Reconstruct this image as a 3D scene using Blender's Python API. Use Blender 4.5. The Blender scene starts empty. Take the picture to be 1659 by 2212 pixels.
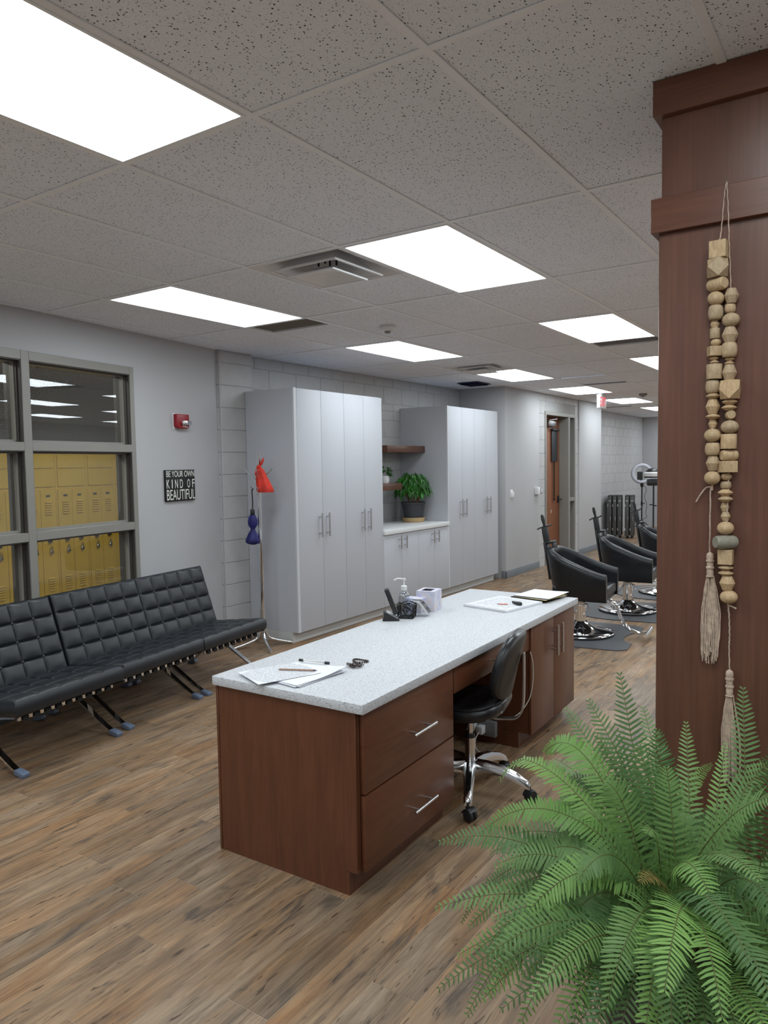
import bpy, bmesh, math, random
from mathutils import Vector, Matrix, Euler
PI = math.pi
SC = bpy.context.scene
COL = SC.collection
random.seed(7)

# ------------------------------------------------------------------ camera
H = 1.62            # eye height
CEIL = 2.675
CAMR = Matrix(((0.829403, -0.022315, 0.558205), (0.558421, 0.061743, -0.827257), (-0.016005, 0.997843, 0.063671)))
FPX = 1593.63
cam_data = bpy.data.cameras.new('camera')
cam_data.sensor_fit = 'HORIZONTAL'
cam_data.sensor_width = 36.0
cam_data.lens = FPX / 1659 * 36
cam_data.clip_start = 0.05
cam = bpy.data.objects.new('camera', cam_data)
COL.objects.link(cam)
cam.matrix_world = Matrix.Translation((0, 0, H)) @ CAMR.to_4x4()
SC.camera = cam

# ------------------------------------------------------------------ world and exposure
SC.view_settings.view_transform = 'Standard'
SC.view_settings.look = 'None'
SC.view_settings.gamma = 1.0
SC.view_settings.use_curve_mapping = False
SC.view_settings.exposure = 0.17
SC.cycles.max_bounces = 14
SC.cycles.diffuse_bounces = 8
PANEL = 8.8         # brightness of the ceiling light panels
world = bpy.data.worlds.new('world')
SC.world = world
world.use_nodes = True
world.node_tree.nodes['Background'].inputs[0].default_value = (0.5, 0.55, 0.62, 1)
world.node_tree.nodes['Background'].inputs[1].default_value = 0.02

def on_plane(u, v, x=None, y=None, z=None):
    """direction of a photo pixel met with a plane the thing touches"""
    d = CAMR @ Vector(((u - 829.5) / FPX, -(v - 1106) / FPX, -1))
    t = x / d.x if x is not None else (y / d.y if y is not None else (z - H) / d.z)
    return Vector((0, 0, H)) + d * t

# ------------------------------------------------------------------ mesh helpers
class MB:
    def __init__(self):
        self.v = []; self.f = []; self.fm = []; self.m = 0; self.rnd = None; self.r = 0.0
        self.T = None
    def add(self, vs, fs):
        b = len(self.v)
        for p in vs:
            p = Vector(p)
            if self.T is not None: p = self.T @ p
            self.v.append(p)
            if self.rnd is not None: self.rnd.append(self.r)
        for f in fs:
            self.f.append([b + i for i in f]); self.fm.append(self.m)
        return self
    def box(self, x0, x1, y0, y1, z0, z1):
        vs = [(x, y, z) for z in (z0, z1) for y in (y0, y1) for x in (x0, x1)]
        return self.add(vs, [(0, 2, 3, 1), (4, 5, 7, 6), (0, 1, 5, 4), (2, 6, 7, 3), (0, 4, 6, 2), (1, 3, 7, 5)])
    def cbox(self, c, s, M=None):
        h = Vector(s) / 2
        vs = [Vector((x, y, z)) for z in (-h.z, h.z) for y in (-h.y, h.y) for x in (-h.x, h.x)]
        vs = [(M @ p if M else p) + Vector(c) for p in vs]
        return self.add(vs, [(0, 2, 3, 1), (4, 5, 7, 6), (0, 1, 5, 4), (2, 6, 7, 3), (0, 4, 6, 2), (1, 3, 7, 5)])
    def cyl(self, a, b, r0, r1=None, n=16, caps=True):
        a = Vector(a); b = Vector(b); r1 = r0 if r1 is None else r1
        d = (b - a).normalized()
        q = d.to_track_quat('Z', 'Y')
        vs = []
        for p, r in ((a, r0), (b, r1)):
            for i in range(n):
                t = 2 * PI * i / n
                vs.append(p + q @ Vector((r * math.cos(t), r * math.sin(t), 0)))
        fs = [(i, (i + 1) % n, n + (i + 1) % n, n + i) for i in range(n)]
        if caps: fs += [tuple(range(n - 1, -1, -1)), tuple(range(n, 2 * n))]
        return self.add(vs, fs)
    def tube(self, pts, r, n=8, closed=False, caps=True, flat=None):
        """round tube (or flat bar: flat=(half width vector, half thickness)) along points"""
        P = [Vector(p) for p in pts]; m = len(P)
        rs = r if isinstance(r, (list, tuple)) else [r] * m
        vs = []; up = None
        for i in range(m):
            if closed: d = P[(i + 1) % m] - P[i - 1]
            else: d = P[min(i + 1, m - 1)] - P[max(i - 1, 0)]
            if d.length < 1e-9: d = Vector((0, 0, 1))
            d.normalize()
            if up is None:
                up = Vector((0, 0, 1)) if abs(d.z) < 0.9 else Vector((1, 0, 0))
            s = d.cross(up)
            if s.length < 1e-6: s = d.cross(Vector((0.3, 0.7, 0.2)))
            s.normalize(); up = s.cross(d).normalized()
            for k in range(n):
                t = 2 * PI * k / n
                vs.append(P[i] + (s * math.cos(t) + up * math.sin(t)) * rs[i])
        fs = []
        for i in range(m if closed else m - 1):
            j = (i + 1) % m
            for k in range(n):
                k2 = (k + 1) % n
                fs.append((i * n + k, i * n + k2, j * n + k2, j * n + k))
        if caps and not closed:
            fs += [tuple(range(n - 1, -1, -1)), tuple(range((m - 1) * n, m * n))]
        return self.add(vs, fs)
    def bar(self, pts, w, t, wdir):
        """flat bar along points; w wide in direction wdir, t thick"""
        P = [Vector(p) for p in pts]; m = len(P); wd = Vector(wdir).normalized(); vs = []
        for i in range(m):
            d = (P[min(i + 1, m - 1)] - P[max(i - 1, 0)]).normalized()
            nn = d.cross(wd).normalized()
            for a, b in ((-1, -1), (1, -1), (1, 1), (-1, 1)):
                vs.append(P[i] + wd * (a * w / 2) + nn * (b * t / 2))
        fs = []
        for i in range(m - 1):
            for k in range(4):
                k2 = (k + 1) % 4
                fs.append((i * 4 + k, i * 4 + k2, i * 4 + 4 + k2, i * 4 + 4 + k))
        fs += [(3, 2, 1, 0), tuple(range((m - 1) * 4, m * 4))]
        return self.add(vs, fs)
    def lathe(self, prof, c=(0, 0, 0), n=24, axis=None, caps=True, sx=1, sy=1):
        c = Vector(c); q = Vector(axis).to_track_quat('Z', 'Y') if axis is not None else None
        vs = []
        for r, z in prof:
            for i in range(n):
                t = 2 * PI * i / n
                p = Vector((r * math.cos(t) * sx, r * math.sin(t) * sy, z))
                vs.append((q @ p if q else p) + c)
        fs = []
        for j in range(len(prof) - 1):
            for i in range(n):
                k = (i + 1) % n
                fs.append((j * n + i, j * n + k, (j + 1) * n + k, (j + 1) * n + i))
        if caps:
            fs += [tuple(range(n - 1, -1, -1)), tuple(range((len(prof) - 1) * n, len(prof) * n))]
        return self.add(vs, fs)
    def prism(self, poly, axis, a0, a1):
        """polygon extruded: axis 'x','y','z'; poly in the two other axes in order"""
        n = len(poly); vs = []
        for a in (a0, a1):
            for p, q in poly:
                vs.append({'x': (a, p, q), 'y': (p, a, q), 'z': (p, q, a)}[axis])
        fs = [(i, (i + 1) % n, n + (i + 1) % n, n + i) for i in range(n)]
        fs += [tuple(range(n - 1, -1, -1)), tuple(range(n, 2 * n))]
        return self.add(vs, fs)
    def grid(self, fn, nu, nv, closed_u=False):
        vs = [fn(i / nu, j / nv) for j in range(nv + 1) for i in range(nu + 1)]
        w = nu + 1
        fs = [(j * w + i, j * w + i + 1, (j + 1) * w + i + 1, (j + 1) * w + i) for j in range(nv) for i in range(nu)]
        return self.add(vs, fs)
    def mesh(self, name, mats, bevel=0, seg=2, smooth=None, fix=True):
        me = bpy.data.meshes.new(name)
        me.from_pydata([tuple(p) for p in self.v], [], self.f)
        if not isinstance(mats, (list, tuple)): mats = [mats]
        for m in mats: me.materials.append(m)
        if len(mats) > 1:
            me.polygons.foreach_set('material_index', self.fm)
        if self.rnd is not None and not bevel:
            a = me.attributes.new('rnd', 'FLOAT', 'POINT')
            a.data.foreach_set('value', self.rnd)
        if fix or bevel:
            bm = bmesh.new(); bm.from_mesh(me)
            if fix: bmesh.ops.recalc_face_normals(bm, faces=bm.faces)
            if bevel:
                bmesh.ops.bevel(bm, geom=[e for e in bm.edges if e.calc_face_angle(0) > 0.5], offset=bevel, segments=seg, affect='EDGES', profile=0.5, clamp_overlap=True)
            bm.to_mesh(me); bm.free()
        if smooth is not None:
            me.shade_smooth()
            me.set_sharp_from_angle(angle=math.radians(smooth))
        me.update()
        return me
    def build(self, name, mats, parent=None, bevel=0, seg=2, smooth=None, fix=True):
        return link(name, self.mesh(name, mats, bevel, seg, smooth, fix), parent)

def link(name, me, parent=None, loc=None, rot=None, scale=None):
    o = bpy.data.objects.new(name, me)
    COL.objects.link(o)
    if parent is not None: o.parent = parent
    if loc is not None: o.location = loc
    if rot is not None: o.rotation_euler = rot
    if scale is not None: o.scale = scale
    return o
def thing(name, label, cat, loc=(0, 0, 0), rz=0, group=None):
    o = link(name, None, None, loc, (0, 0, rz))
    o.empty_display_size = 0.05
    return tag(o, label, cat, group)
def tag(o, label, cat, group=None):
    o['label'] = label; o['category'] = cat
    if group: o['group'] = group
    return o
def struct(name, loc=(0, 0, 0), rz=0, label=None):
    o = link(name, None, None, loc, (0, 0, rz)); o.empty_display_size = 0.05
    o['kind'] = 'structure'
    if label: o['label'] = label
    return o
def smesh(o, label=None):
    o['kind'] = 'structure'
    if label: o['label'] = label
    return o
def copy_tree(o, parent=None):
    c = o.copy(); COL.objects.link(c); c.parent = parent
    for ch in o.children: copy_tree(ch, c)
    return c
def rbox(name, mat, x0, x1, y0, y1, z0, z1, parent=None, bevel=0.002, seg=2):
    m = MB(); m.box(x0, x1, y0, y1, z0, z1)
    return m.build(name, mat, parent, bevel, seg, 40 if bevel else None)
def bez(a, b, c, n=16):
    a = Vector(a); b = Vector(b); c = Vector(c)
    return [a * (1 - t) ** 2 + b * 2 * t * (1 - t) + c * t * t for t in [i / n for i in range(n + 1)]]
def crom(pts, n=8):
    P = [Vector(p) for p in pts]; out = []
    for i in range(len(P) - 1):
        p0 = P[max(i - 1, 0)]; p1 = P[i]; p2 = P[i + 1]; p3 = P[min(i + 2, len(P) - 1)]
        for k in range(n):
            t = k / n
            out.append(0.5 * (2 * p1 + (p2 - p0) * t + (2 * p0 - 5 * p1 + 4 * p2 - p3) * t * t + (3 * p1 - p0 - 3 * p2 + p3) * t ** 3))
    return out + [P[-1]]
def text_mesh(s, x0, x1, z0, z1, depth=0.0008, y=0.0):
    """lettering filling a rectangle in the local XZ plane"""
    cu = bpy.data.curves.new('letters', 'FONT'); cu.body = s; cu.extrude = 0.001
    o = bpy.data.objects.new('letters', cu); COL.objects.link(o)
    dg = bpy.context.evaluated_depsgraph_get()
    me = bpy.data.meshes.new_from_object(o.evaluated_get(dg))
    bpy.data.objects.remove(o); bpy.data.curves.remove(cu)
    xs = [v.co.x for v in me.vertices]; ys = [v.co.y for v in me.vertices]
    ax, bx, ay, by = min(xs), max(xs), min(ys), max(ys)
    for v in me.vertices:
        c = v.co.copy()
        v.co = (x0 + (c.x - ax) / (bx - ax) * (x1 - x0), y - (depth if c.z > 0 else 0), z0 + (c.y - ay) / (by - ay) * (z1 - z0))
    return me

# ------------------------------------------------------------------ materials
class NT:
    def __init__(self, name):
        self.m = bpy.data.materials.new(name); self.m.use_nodes = True
        self.t = self.m.node_tree; self.n = self.t.nodes
        self.b = self.n['Principled BSDF']; self.out = self.n['Material Output']
    def node(self, ty, **kw):
        nd = self.n.new(ty)
        for k, v in kw.items():
            if k.startswith('i_'): nd.inputs[k[2:].replace('_', ' ')].default_value = v
            else: setattr(nd, k, v)
        return nd
    def link(self, a, b): self.t.links.new(a, b)
    def coord(self, kind='Object', scale=(1, 1, 1), rot=(0, 0, 0), loc=(0, 0, 0), src=None):
        mp = self.node('ShaderNodeMapping')
        mp.inputs['Scale'].default_value = scale; mp.inputs['Rotation'].default_value = rot; mp.inputs['Location'].default_value = loc
        if src is None:
            if kind == 'Position': src = self.node('ShaderNodeNewGeometry').outputs['Position']
            else: src = self.node('ShaderNodeTexCoord').outputs[kind]
        self.link(src, mp.inputs['Vector'])
        return mp.outputs['Vector']
    def noise(self, vec, scale=5, detail=4, rough=0.55, dist=0):
        nd = self.node('ShaderNodeTexNoise'); nd.inputs['Scale'].default_value = scale; nd.inputs['Detail'].default_value = detail
        nd.inputs['Roughness'].default_value = rough; nd.inputs['Distortion'].default_value = dist
        self.link(vec, nd.inputs['Vector']); return nd.outputs['Fac']
    def ramp(self, fac, stops, interp='LINEAR'):
        nd = self.node('ShaderNodeValToRGB'); cr = nd.color_ramp; cr.interpolation = interp
        while len(cr.elements) < len(stops): cr.elements.new(0.5)
        for e, (p, c) in zip(cr.elements, stops):
            e.position = p; e.color = (*c, 1) if len(c) == 3 else c
        self.link(fac, nd.inputs['Fac']); return nd.outputs['Color']
    def mix(self, fac, a, b, bl='MIX'):
        nd = self.node('ShaderNodeMix'); nd.data_type = 'RGBA'; nd.blend_type = bl
        for sock, val in ((nd.inputs[0], fac), (nd.inputs[6], a), (nd.inputs[7], b)):
            if hasattr(val, 'is_output'): self.link(val, sock)
            elif isinstance(val, (int, float)): sock.default_value = val
            else: sock.default_value = (*val, 1)
        return nd.outputs[2]
    def math(self, op, a, b=None, c=None):
        nd = self.node('ShaderNodeMath'); nd.operation = op
        for i, val in enumerate((a, b, c)):
            if val is None: continue
            if hasattr(val, 'is_output'): self.link(val, nd.inputs[i])
            else: nd.inputs[i].default_value = val
        return nd.outputs[0]
    def bump(self, h, strength=0.3, dist=0.01):
        nd = self.node('ShaderNodeBump'); nd.inputs['Strength'].default_value = strength; nd.inputs['Distance'].default_value = dist
        self.link(h, nd.inputs['Height']); self.link(nd.outputs['Normal'], self.b.inputs['Normal'])
    def set(self, color=None, rough=None, metal=None, spec=None, **kw):
        for s, v in (('Base Color', color), ('Roughness', rough), ('Metallic', metal), ('Specular IOR Level', spec)):
            if v is None: continue
            if hasattr(v, 'is_output'): self.link(v, self.b.inputs[s])
            elif s == 'Base Color': self.b.inputs[s].default_value = (*v, 1)
            else: self.b.inputs[s].default_value = v
        for k, v in kw.items(): self.b.inputs[k.replace('_', ' ')].default_value = v
        return self

def lin(r, g, b):
    f = lambda c: (c / 255 / 12.92) if c <= 10 else ((c / 255 + 0.055) / 1.055) ** 2.4
    return (f(r), f(g), f(b))
def plain(name, color, rough=0.5, metal=0.0, spec=0.5, var=0.06, scale=6, bump=0, bscale=120):
    k = NT(name); k.set(rough=rough, metal=metal, spec=spec)
    v = k.coord('Object')
    a = k.noise(v, scale, 3)
    lo = tuple(c * (1 - var) for c in color); hi = tuple(min(1, c * (1 + var)) for c in color)
    k.set(color=k.ramp(a, [(0.3, lo), (0.7, hi)]))
    if bump: k.bump(k.noise(v, bscale, 2), bump, 0.002)
    return k.m

MAT = {}
MAT['drywall'] = plain('drywall', (0.44, 0.44, 0.455), 0.7, spec=0.3, var=0.015, scale=2, bump=0.05, bscale=300)
MAT['block'] = plain('block_paint', (0.43, 0.425, 0.43), 0.55, spec=0.4, var=0.04, scale=9, bump=0.35, bscale=140)
MAT['mortar'] = plain('mortar', (0.39, 0.385, 0.39), 0.85, var=0.06, scale=20)
MAT['white_cab'] = plain('white_laminate', (0.475, 0.485, 0.525), 0.55, spec=0.25, var=0.008, scale=1)
MAT['white_edge'] = plain('white_edge', (0.55, 0.56, 0.59), 0.4, var=0.01)
MAT['toe'] = plain('toe_kick_laminate', (0.55, 0.55, 0.54), 0.5, var=0.02)
MAT['base'] = plain('vinyl_baseboard', (0.16, 0.175, 0.195), 0.5, var=0.05, scale=4)
MAT['metal_frame'] = plain('frame_paint', (0.235, 0.225, 0.205), 0.4, spec=0.5, var=0.03)
MAT['dark_lining'] = plain('dark_brown_lining', (0.05, 0.044, 0.039), 0.45)
MAT['tee'] = plain('ceiling_grid_paint', (0.84, 0.865, 0.90), 0.45, var=0.01)
MAT['white_plastic'] = plain('white_plastic', (0.72, 0.72, 0.73), 0.4, var=0.01)
MAT['grey_plastic'] = plain('grey_plastic', (0.22, 0.22, 0.23), 0.45, var=0.03)
MAT['black_plastic'] = plain('black_plastic', (0.012, 0.012, 0.013), 0.4, var=0.1)
MAT['black_matt'] = plain('black_matt', (0.008, 0.008, 0.009), 0.75, var=0.1)
MAT['rubber'] = plain('rubber', (0.018, 0.018, 0.02), 0.6, var=0.1)
MAT['red'] = plain('red_plastic', (0.25, 0.005, 0.012), 0.35, var=0.05)
MAT['red_cloth'] = plain('red_cloth', (0.55, 0.028, 0.014), 0.75, var=0.25, scale=14)
MAT['blue_cloth'] = plain('blue_cloth', (0.010, 0.010, 0.115), 0.6, var=0.3, scale=20)
MAT['blue_dark'] = plain('dark_blue', (0.008, 0.010, 0.055), 0.6)
MAT['paper'] = plain('paper', (0.78, 0.79, 0.83), 0.7, var=0.01)
MAT['yellow_paper'] = plain('yellow_paper', (0.72, 0.6, 0.28), 0.7, var=0.02)
MAT['lettering'] = plain('lettering_white', (0.72, 0.72, 0.68), 0.6, var=0.03)
MAT['sign_black'] = plain('sign_black', (0.006, 0.006, 0.006), 0.6)
MAT['soil'] = plain('soil', (0.02, 0.014, 0.01), 0.95, var=0.5, scale=60, bump=1, bscale=80)
MAT['terracotta'] = plain('saucer_tan', (0.42, 0.29, 0.14), 0.6)
MAT['pot_dark'] = plain('pot_dark', (0.035, 0.037, 0.042), 0.5, var=0.1)
MAT['stem'] = plain('woody_stem', (0.22, 0.12, 0.05), 0.8, var=0.3, scale=30)
MAT['jute'] = plain('jute', (0.50, 0.385, 0.30), 0.9, var=0.25, scale=60, bump=0.8, bscale=400)
MAT['cream_cord'] = plain('cream_cord', (0.55, 0.53, 0.47), 0.6)
MAT['mat'] = plain('floor_mat', (0.07, 0.073, 0.08), 0.55, var=0.08, scale=30, bump=0.2, bscale=200)
MAT['case'] = plain('case_black', (0.015, 0.015, 0.016), 0.45, var=0.1, bump=0.3, bscale=100)
MAT['case_front'] = plain('case_grey', (0.07, 0.07, 0.07), 0.45, var=0.05)
MAT['blue_protector'] = plain('blue_protector', (0.13, 0.165, 0.235), 0.25, var=0.1, scale=30)
MAT['pencil_wood'] = plain('pencil_brown', (0.30, 0.16, 0.09), 0.5)
MAT['bead_dark'] = plain('bead_dark', (0.03, 0.014, 0.01), 0.35, var=0.3, scale=60)
MAT['coral'] = plain('coral_pen', (0.65, 0.22, 0.16), 0.5)
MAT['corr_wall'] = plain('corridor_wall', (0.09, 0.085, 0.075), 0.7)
MAT['corr_dark'] = plain('corridor_dark_panel', (0.03, 0.03, 0.033), 0.6)
MAT['brown_shade'] = plain('vent_tan', (0.24, 0.215, 0.18), 0.5)
MAT['shell_dark'] = plain('dark_brown_shell', (0.032, 0.027, 0.024), 0.45)
MAT['door_shade'] = plain('door_shade', (0.02, 0.024, 0.03), 0.5)

def metal(name, color, rough, noise=0):
    k = NT(name); k.set(color=color, rough=rough, metal=1.0)
    if noise:
        v = k.coord('Object', (1, 1, 60))
        k.set(rough=k.ramp(k.noise(v, 30, 2), [(0.3, (rough - noise,) * 3), (0.7, (rough + noise,) * 3)]))
    return k.m
MAT['chrome'] = metal('chrome', (0.80, 0.81, 0.83), 0.06)
MAT['steel'] = metal('brushed_steel', (0.62, 0.62, 0.62), 0.3, 0.06)
MAT['alu'] = metal('polished_aluminium', (0.72, 0.73, 0.75), 0.16, 0.04)
MAT['grey_steel'] = metal('grey_steel', (0.35, 0.35, 0.36), 0.3)

def leather(name, color, rough=0.38):
    k = NT(name); v = k.coord('Object')
    k.set(color=k.ramp(k.noise(v, 5, 3), [(0.3, tuple(c * 0.8 for c in color)), (0.7, tuple(c * 1.2 for c in color))]), spec=0.5)
    k.set(rough=k.ramp(k.noise(v, 14, 3), [(0.3, (rough - 0.06,) * 3), (0.7, (rough + 0.08,) * 3)]))
    vo = k.node('ShaderNodeTexVoronoi'); vo.inputs['Scale'].default_value = 350; k.link(v, vo.inputs['Vector'])
    h = k.math('ADD', vo.outputs['Distance'], k.math('MULTIPLY', k.noise(v, 18, 3), 3.0))
    k.bump(h, 0.12, 0.002)
    return k.m
MAT['leather'] = leather('black_leather', (0.0105, 0.0135, 0.0185), 0.40)
MAT['leather_salon'] = leather('black_vinyl', (0.0052, 0.0068, 0.0098), 0.34)
MAT['leather_office'] = leather('black_vinyl_worn', (0.010, 0.011, 0.013), 0.27)

def cherry(name, base, grain_axis=2, scale=1.0, rough=0.33):
    k = NT(name)
    sc = [9, 9, 9]; sc[grain_axis] = 0.9
    v = k.coord('Object', tuple(s * scale for s in sc))
    a = k.noise(v, 3.2, 6, 0.6, 0.6)
    fine = k.noise(k.coord('Object', tuple((70 if i != grain_axis else 2.2) * scale for i in range(3))), 3, 3)
    blot = k.noise(k.coord('Object'), 2.3, 3)
    c = k.ramp(a, [(0.25, tuple(x * 0.78 for x in base)), (0.5, base), (0.8, tuple(x * 1.22 for x in base))])
    c = k.mix(0.35, c, k.ramp(fine, [(0.35, (0.55, 0.52, 0.5)), (0.65, (1, 1, 1))]), 'MULTIPLY')
    c = k.mix(0.3, c, k.ramp(blot, [(0.3, (0.7, 0.68, 0.68)), (0.7, (1.0, 1.0, 1.0))]), 'MULTIPLY')
    k.set(color=c, rough=rough, spec=0.45)
    k.bump(fine, 0.04, 0.001)
    return k.m
MAT['cherry'] = cherry('stained_cherry', (0.134, 0.048, 0.023))
MAT['cherry_h'] = cherry('stained_cherry_horizontal', (0.134, 0.048, 0.023), 1)
MAT['cherry_dark'] = cherry('stained_cherry_pillar', (0.142, 0.062, 0.040), 2, 0.5)
MAT['cherry_band'] = cherry('stained_cherry_band', (0.150, 0.060, 0.036), 0, 0.8)
MAT['door_wood'] = cherry('door_veneer', (0.26, 0.095, 0.042), 2, 1.0, 0.4)
MAT['shelf_wood'] = cherry('shelf_walnut', (0.115, 0.052, 0.033), 1)

def floor_mat():
    k = NT('wood_look_plank')
    at = k.node('ShaderNodeAttribute'); at.attribute_name = 'rnd'
    rnd = at.outputs['Fac']
    geo = k.node('ShaderNodeNewGeometry').outputs['Position']
    off = k.node('ShaderNodeCombineXYZ'); k.link(k.math('MULTIPLY', rnd, 37.0), off.inputs['X']); k.link(k.math('MULTIPLY', rnd, 91.0), off.inputs['Y']); k.link(k.math('MULTIPLY', rnd, 53.0), off.inputs['Z'])
    va = k.node('ShaderNodeVectorMath'); va.operation = 'ADD'; k.link(geo, va.inputs[0]); k.link(off.outputs[0], va.inputs[1])
    P = va.outputs[0]
    big = k.noise(k.coord(src=P, scale=(5.5, 1.0, 1)), 2.0, 5, 0.6, 0.9)
    fine = k.noise(k.coord(src=P, scale=(70, 2.2, 1)), 2.0, 6, 0.7, 0.5)
    med = k.noise(k.coord(src=P, scale=(20, 0.8, 1)), 2.0, 5, 0.65, 1.2)
    smo = k.noise(k.coord(src=P, scale=(4.2, 1.2, 1)), 2.2, 5, 0.55, 1.2)
    hue = k.noise(k.coord(src=P, scale=(3.0, 0.7, 1)), 2.4, 3, 0.5, 0.6)
    c = k.ramp(big, [(0.25, (0.20, 0.155, 0.12)), (0.42, (0.285, 0.205, 0.14)), (0.56, (0.375, 0.265, 0.175)), (0.75, (0.46, 0.36, 0.26))])
    c = k.mix(k.ramp(hue, [(0.38, (0.0,) * 3), (0.62, (0.62,) * 3)]), c, k.ramp(big, [(0.28, (0.20, 0.175, 0.155)), (0.7, (0.43, 0.385, 0.335))]))
    c = k.mix(k.ramp(hue, [(0.22, (0.5,) * 3), (0.40, (0.0,) * 3)]), c, (0.33, 0.175, 0.09))
    c = k.mix(1.0, c, k.ramp(med, [(0.3, (0.66, 0.62, 0.57)), (0.5, (1, 1, 1)), (0.72, (1.2, 1.16, 1.08))]), 'MULTIPLY')
    c = k.mix(k.ramp(fine, [(0.38, (0.0,) * 3), (0.68, (0.8,) * 3)]), c, k.mix(1.0, c, (0.60, 0.57, 0.55), 'MULTIPLY'))
    tone = k.ramp(rnd, [(0.0, (0.78, 0.77, 0.77)), (0.2, (0.98, 1.0, 1.03)), (0.4, (1.10, 1.02, 0.94)), (0.6, (0.92, 0.93, 0.95)), (0.8, (1.06, 0.98, 0.9)), (1.0, (1.14, 1.12, 1.1))])
    c = k.mix(1.0, c, tone, 'MULTIPLY')
    smoky = k.ramp(k.math('ADD', smo, k.math('MULTIPLY', k.math('SUBTRACT', fine, 0.5), 0.22)), [(0.565, (0.0,) * 3), (0.69, (0.85,) * 3)])
    c = k.mix(smoky, c, k.ramp(fine, [(0.3, (0.15, 0.13, 0.12)), (0.7, (0.05, 0.043, 0.04))]))
    crack = k.noise(k.coord(src=P, scale=(34, 5.0, 1), loc=(7, 3, 1)), 1.6, 3, 0.5, 1.4)
    c = k.mix(k.ramp(crack, [(0.635, (0.0,) * 3), (0.71, (0.85,) * 3)]), c, (0.06, 0.04, 0.028))
    vo = k.node('ShaderNodeTexVoronoi'); vo.inputs['Scale'].default_value = 1.0; vo.inputs['Randomness'].default_value = 1.0
    k.link(k.coord(src=P, scale=(7.0, 2.3, 1)), vo.inputs['Vector'])
    kd = k.math('ADD', vo.outputs['Distance'], k.math('MULTIPLY', fine, 0.10))
    c = k.mix(k.ramp(kd, [(0.08, (0.5,) * 3), (0.30, (0.0,) * 3)]), c, (0.16, 0.095, 0.055))
    c = k.mix(k.ramp(kd, [(0.075, (0.9,) * 3), (0.13, (0.0,) * 3)]), c, (0.04, 0.026, 0.02))
    c = k.mix(1.0, c, (0.84, 0.745, 0.63), 'MULTIPLY')
    k.set(color=c, rough=k.ramp(fine, [(0.3, (0.36,) * 3), (0.7, (0.48,) * 3)]), spec=0.35)
    k.bump(fine, 0.10, 0.002)
    return k.m
MAT['plank'] = floor_mat()
MAT['grout'] = plain('plank_joint', (0.50, 0.41, 0.31), 0.8)

def tile_mat():
    k = NT('acoustic_tile')
    v = k.coord('Position')
    vo = k.node('ShaderNodeTexVoronoi'); vo.inputs['Scale'].default_value = 95; k.link(k.coord('Position', (1, 0.75, 1)), vo.inputs['Vector'])
    big = k.noise(v, 60, 2)
    sel = k.math('MULTIPLY', k.math('LESS_THAN', k.math('ADD', vo.outputs['Distance'], k.math('MULTIPLY', big, 0.12)), 0.30), k.math('GREATER_THAN', k.noise(v, 170, 1), 0.49))
    vo2 = k.node('ShaderNodeTexVoronoi'); vo2.inputs['Scale'].default_value = 260; k.link(k.coord('Position', (1, 0.7, 1)), vo2.inputs['Vector'])
    sel2 = k.math('MULTIPLY', k.math('LESS_THAN', vo2.outputs['Distance'], 0.26), k.math('GREATER_THAN', k.noise(v, 210, 1), 0.53))
    c = k.ramp(k.noise(v, 1.6, 2), [(0.3, (0.80, 0.84, 0.91)), (0.7, (0.84, 0.88, 0.95))])
    c = k.mix(k.math('MULTIPLY', sel2, 0.7), c, (0.13, 0.13, 0.135))
    c = k.mix(k.math('MULTIPLY', sel, 0.96), c, (0.025, 0.025, 0.027))
    k.set(color=c, rough=0.9, spec=0.2)
    k.bump(k.math('MULTIPLY', sel, -1.0), 0.5, 0.003)
    return k.m
MAT['tile'] = tile_mat()

def quartz():
    k = NT('speckled_quartz')
    v = k.coord('Object')
    vo = k.node('ShaderNodeTexVoronoi'); vo.inputs['Scale'].default_value = 170; k.link(v, vo.inputs['Vector'])
    s1 = k.math('MULTIPLY', k.math('LESS_THAN', vo.outputs['Distance'], 0.30), k.math('GREATER_THAN', k.noise(v, 140, 1), 0.50))
    vo2 = k.node('ShaderNodeTexVoronoi'); vo2.inputs['Scale'].default_value = 330; k.link(v, vo2.inputs['Vector'])
    s2 = k.math('MULTIPLY', k.math('LESS_THAN', vo2.outputs['Distance'], 0.3), k.math('GREATER_THAN', k.noise(v, 310, 1), 0.5))
    c = k.ramp(k.noise(v, 80, 3), [(0.3, (0.54, 0.555, 0.585)), (0.7, (0.62, 0.635, 0.665))])
    c = k.mix(k.math('MULTIPLY', s2, 0.6), c, (0.28, 0.28, 0.285))
    c = k.mix(k.math('MULTIPLY', s1, 0.9), c, (0.11, 0.10, 0.095))
    k.set(color=c, rough=0.5, spec=0.3)
    return k.m
MAT['quartz'] = quartz()
MAT['counter_white'] = plain('white_counter', (0.70, 0.705, 0.715), 0.3, var=0.03, scale=90)

def emit(name, color, strength):
    k = NT(name)
    e = k.node('ShaderNodeEmission'); e.inputs[0].default_value = (*color, 1); e.inputs[1].default_value = strength
    k.link(e.outputs[0], k.out.inputs['Surface']); return k.m
MAT['panel'] = emit('light_panel', (0.88, 0.965, 1.0), PANEL)
MAT['corr_fill'] = emit('corridor_fill_panel', (1.0, 0.97, 0.9), 16.0)
MAT['exit_red'] = emit('exit_red', (1.0, 0.05, 0.07), 1.1)
MAT['ringglow'] = plain('ring_diffuser', (0.50, 0.50, 0.57), 0.4, var=0.01)

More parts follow.
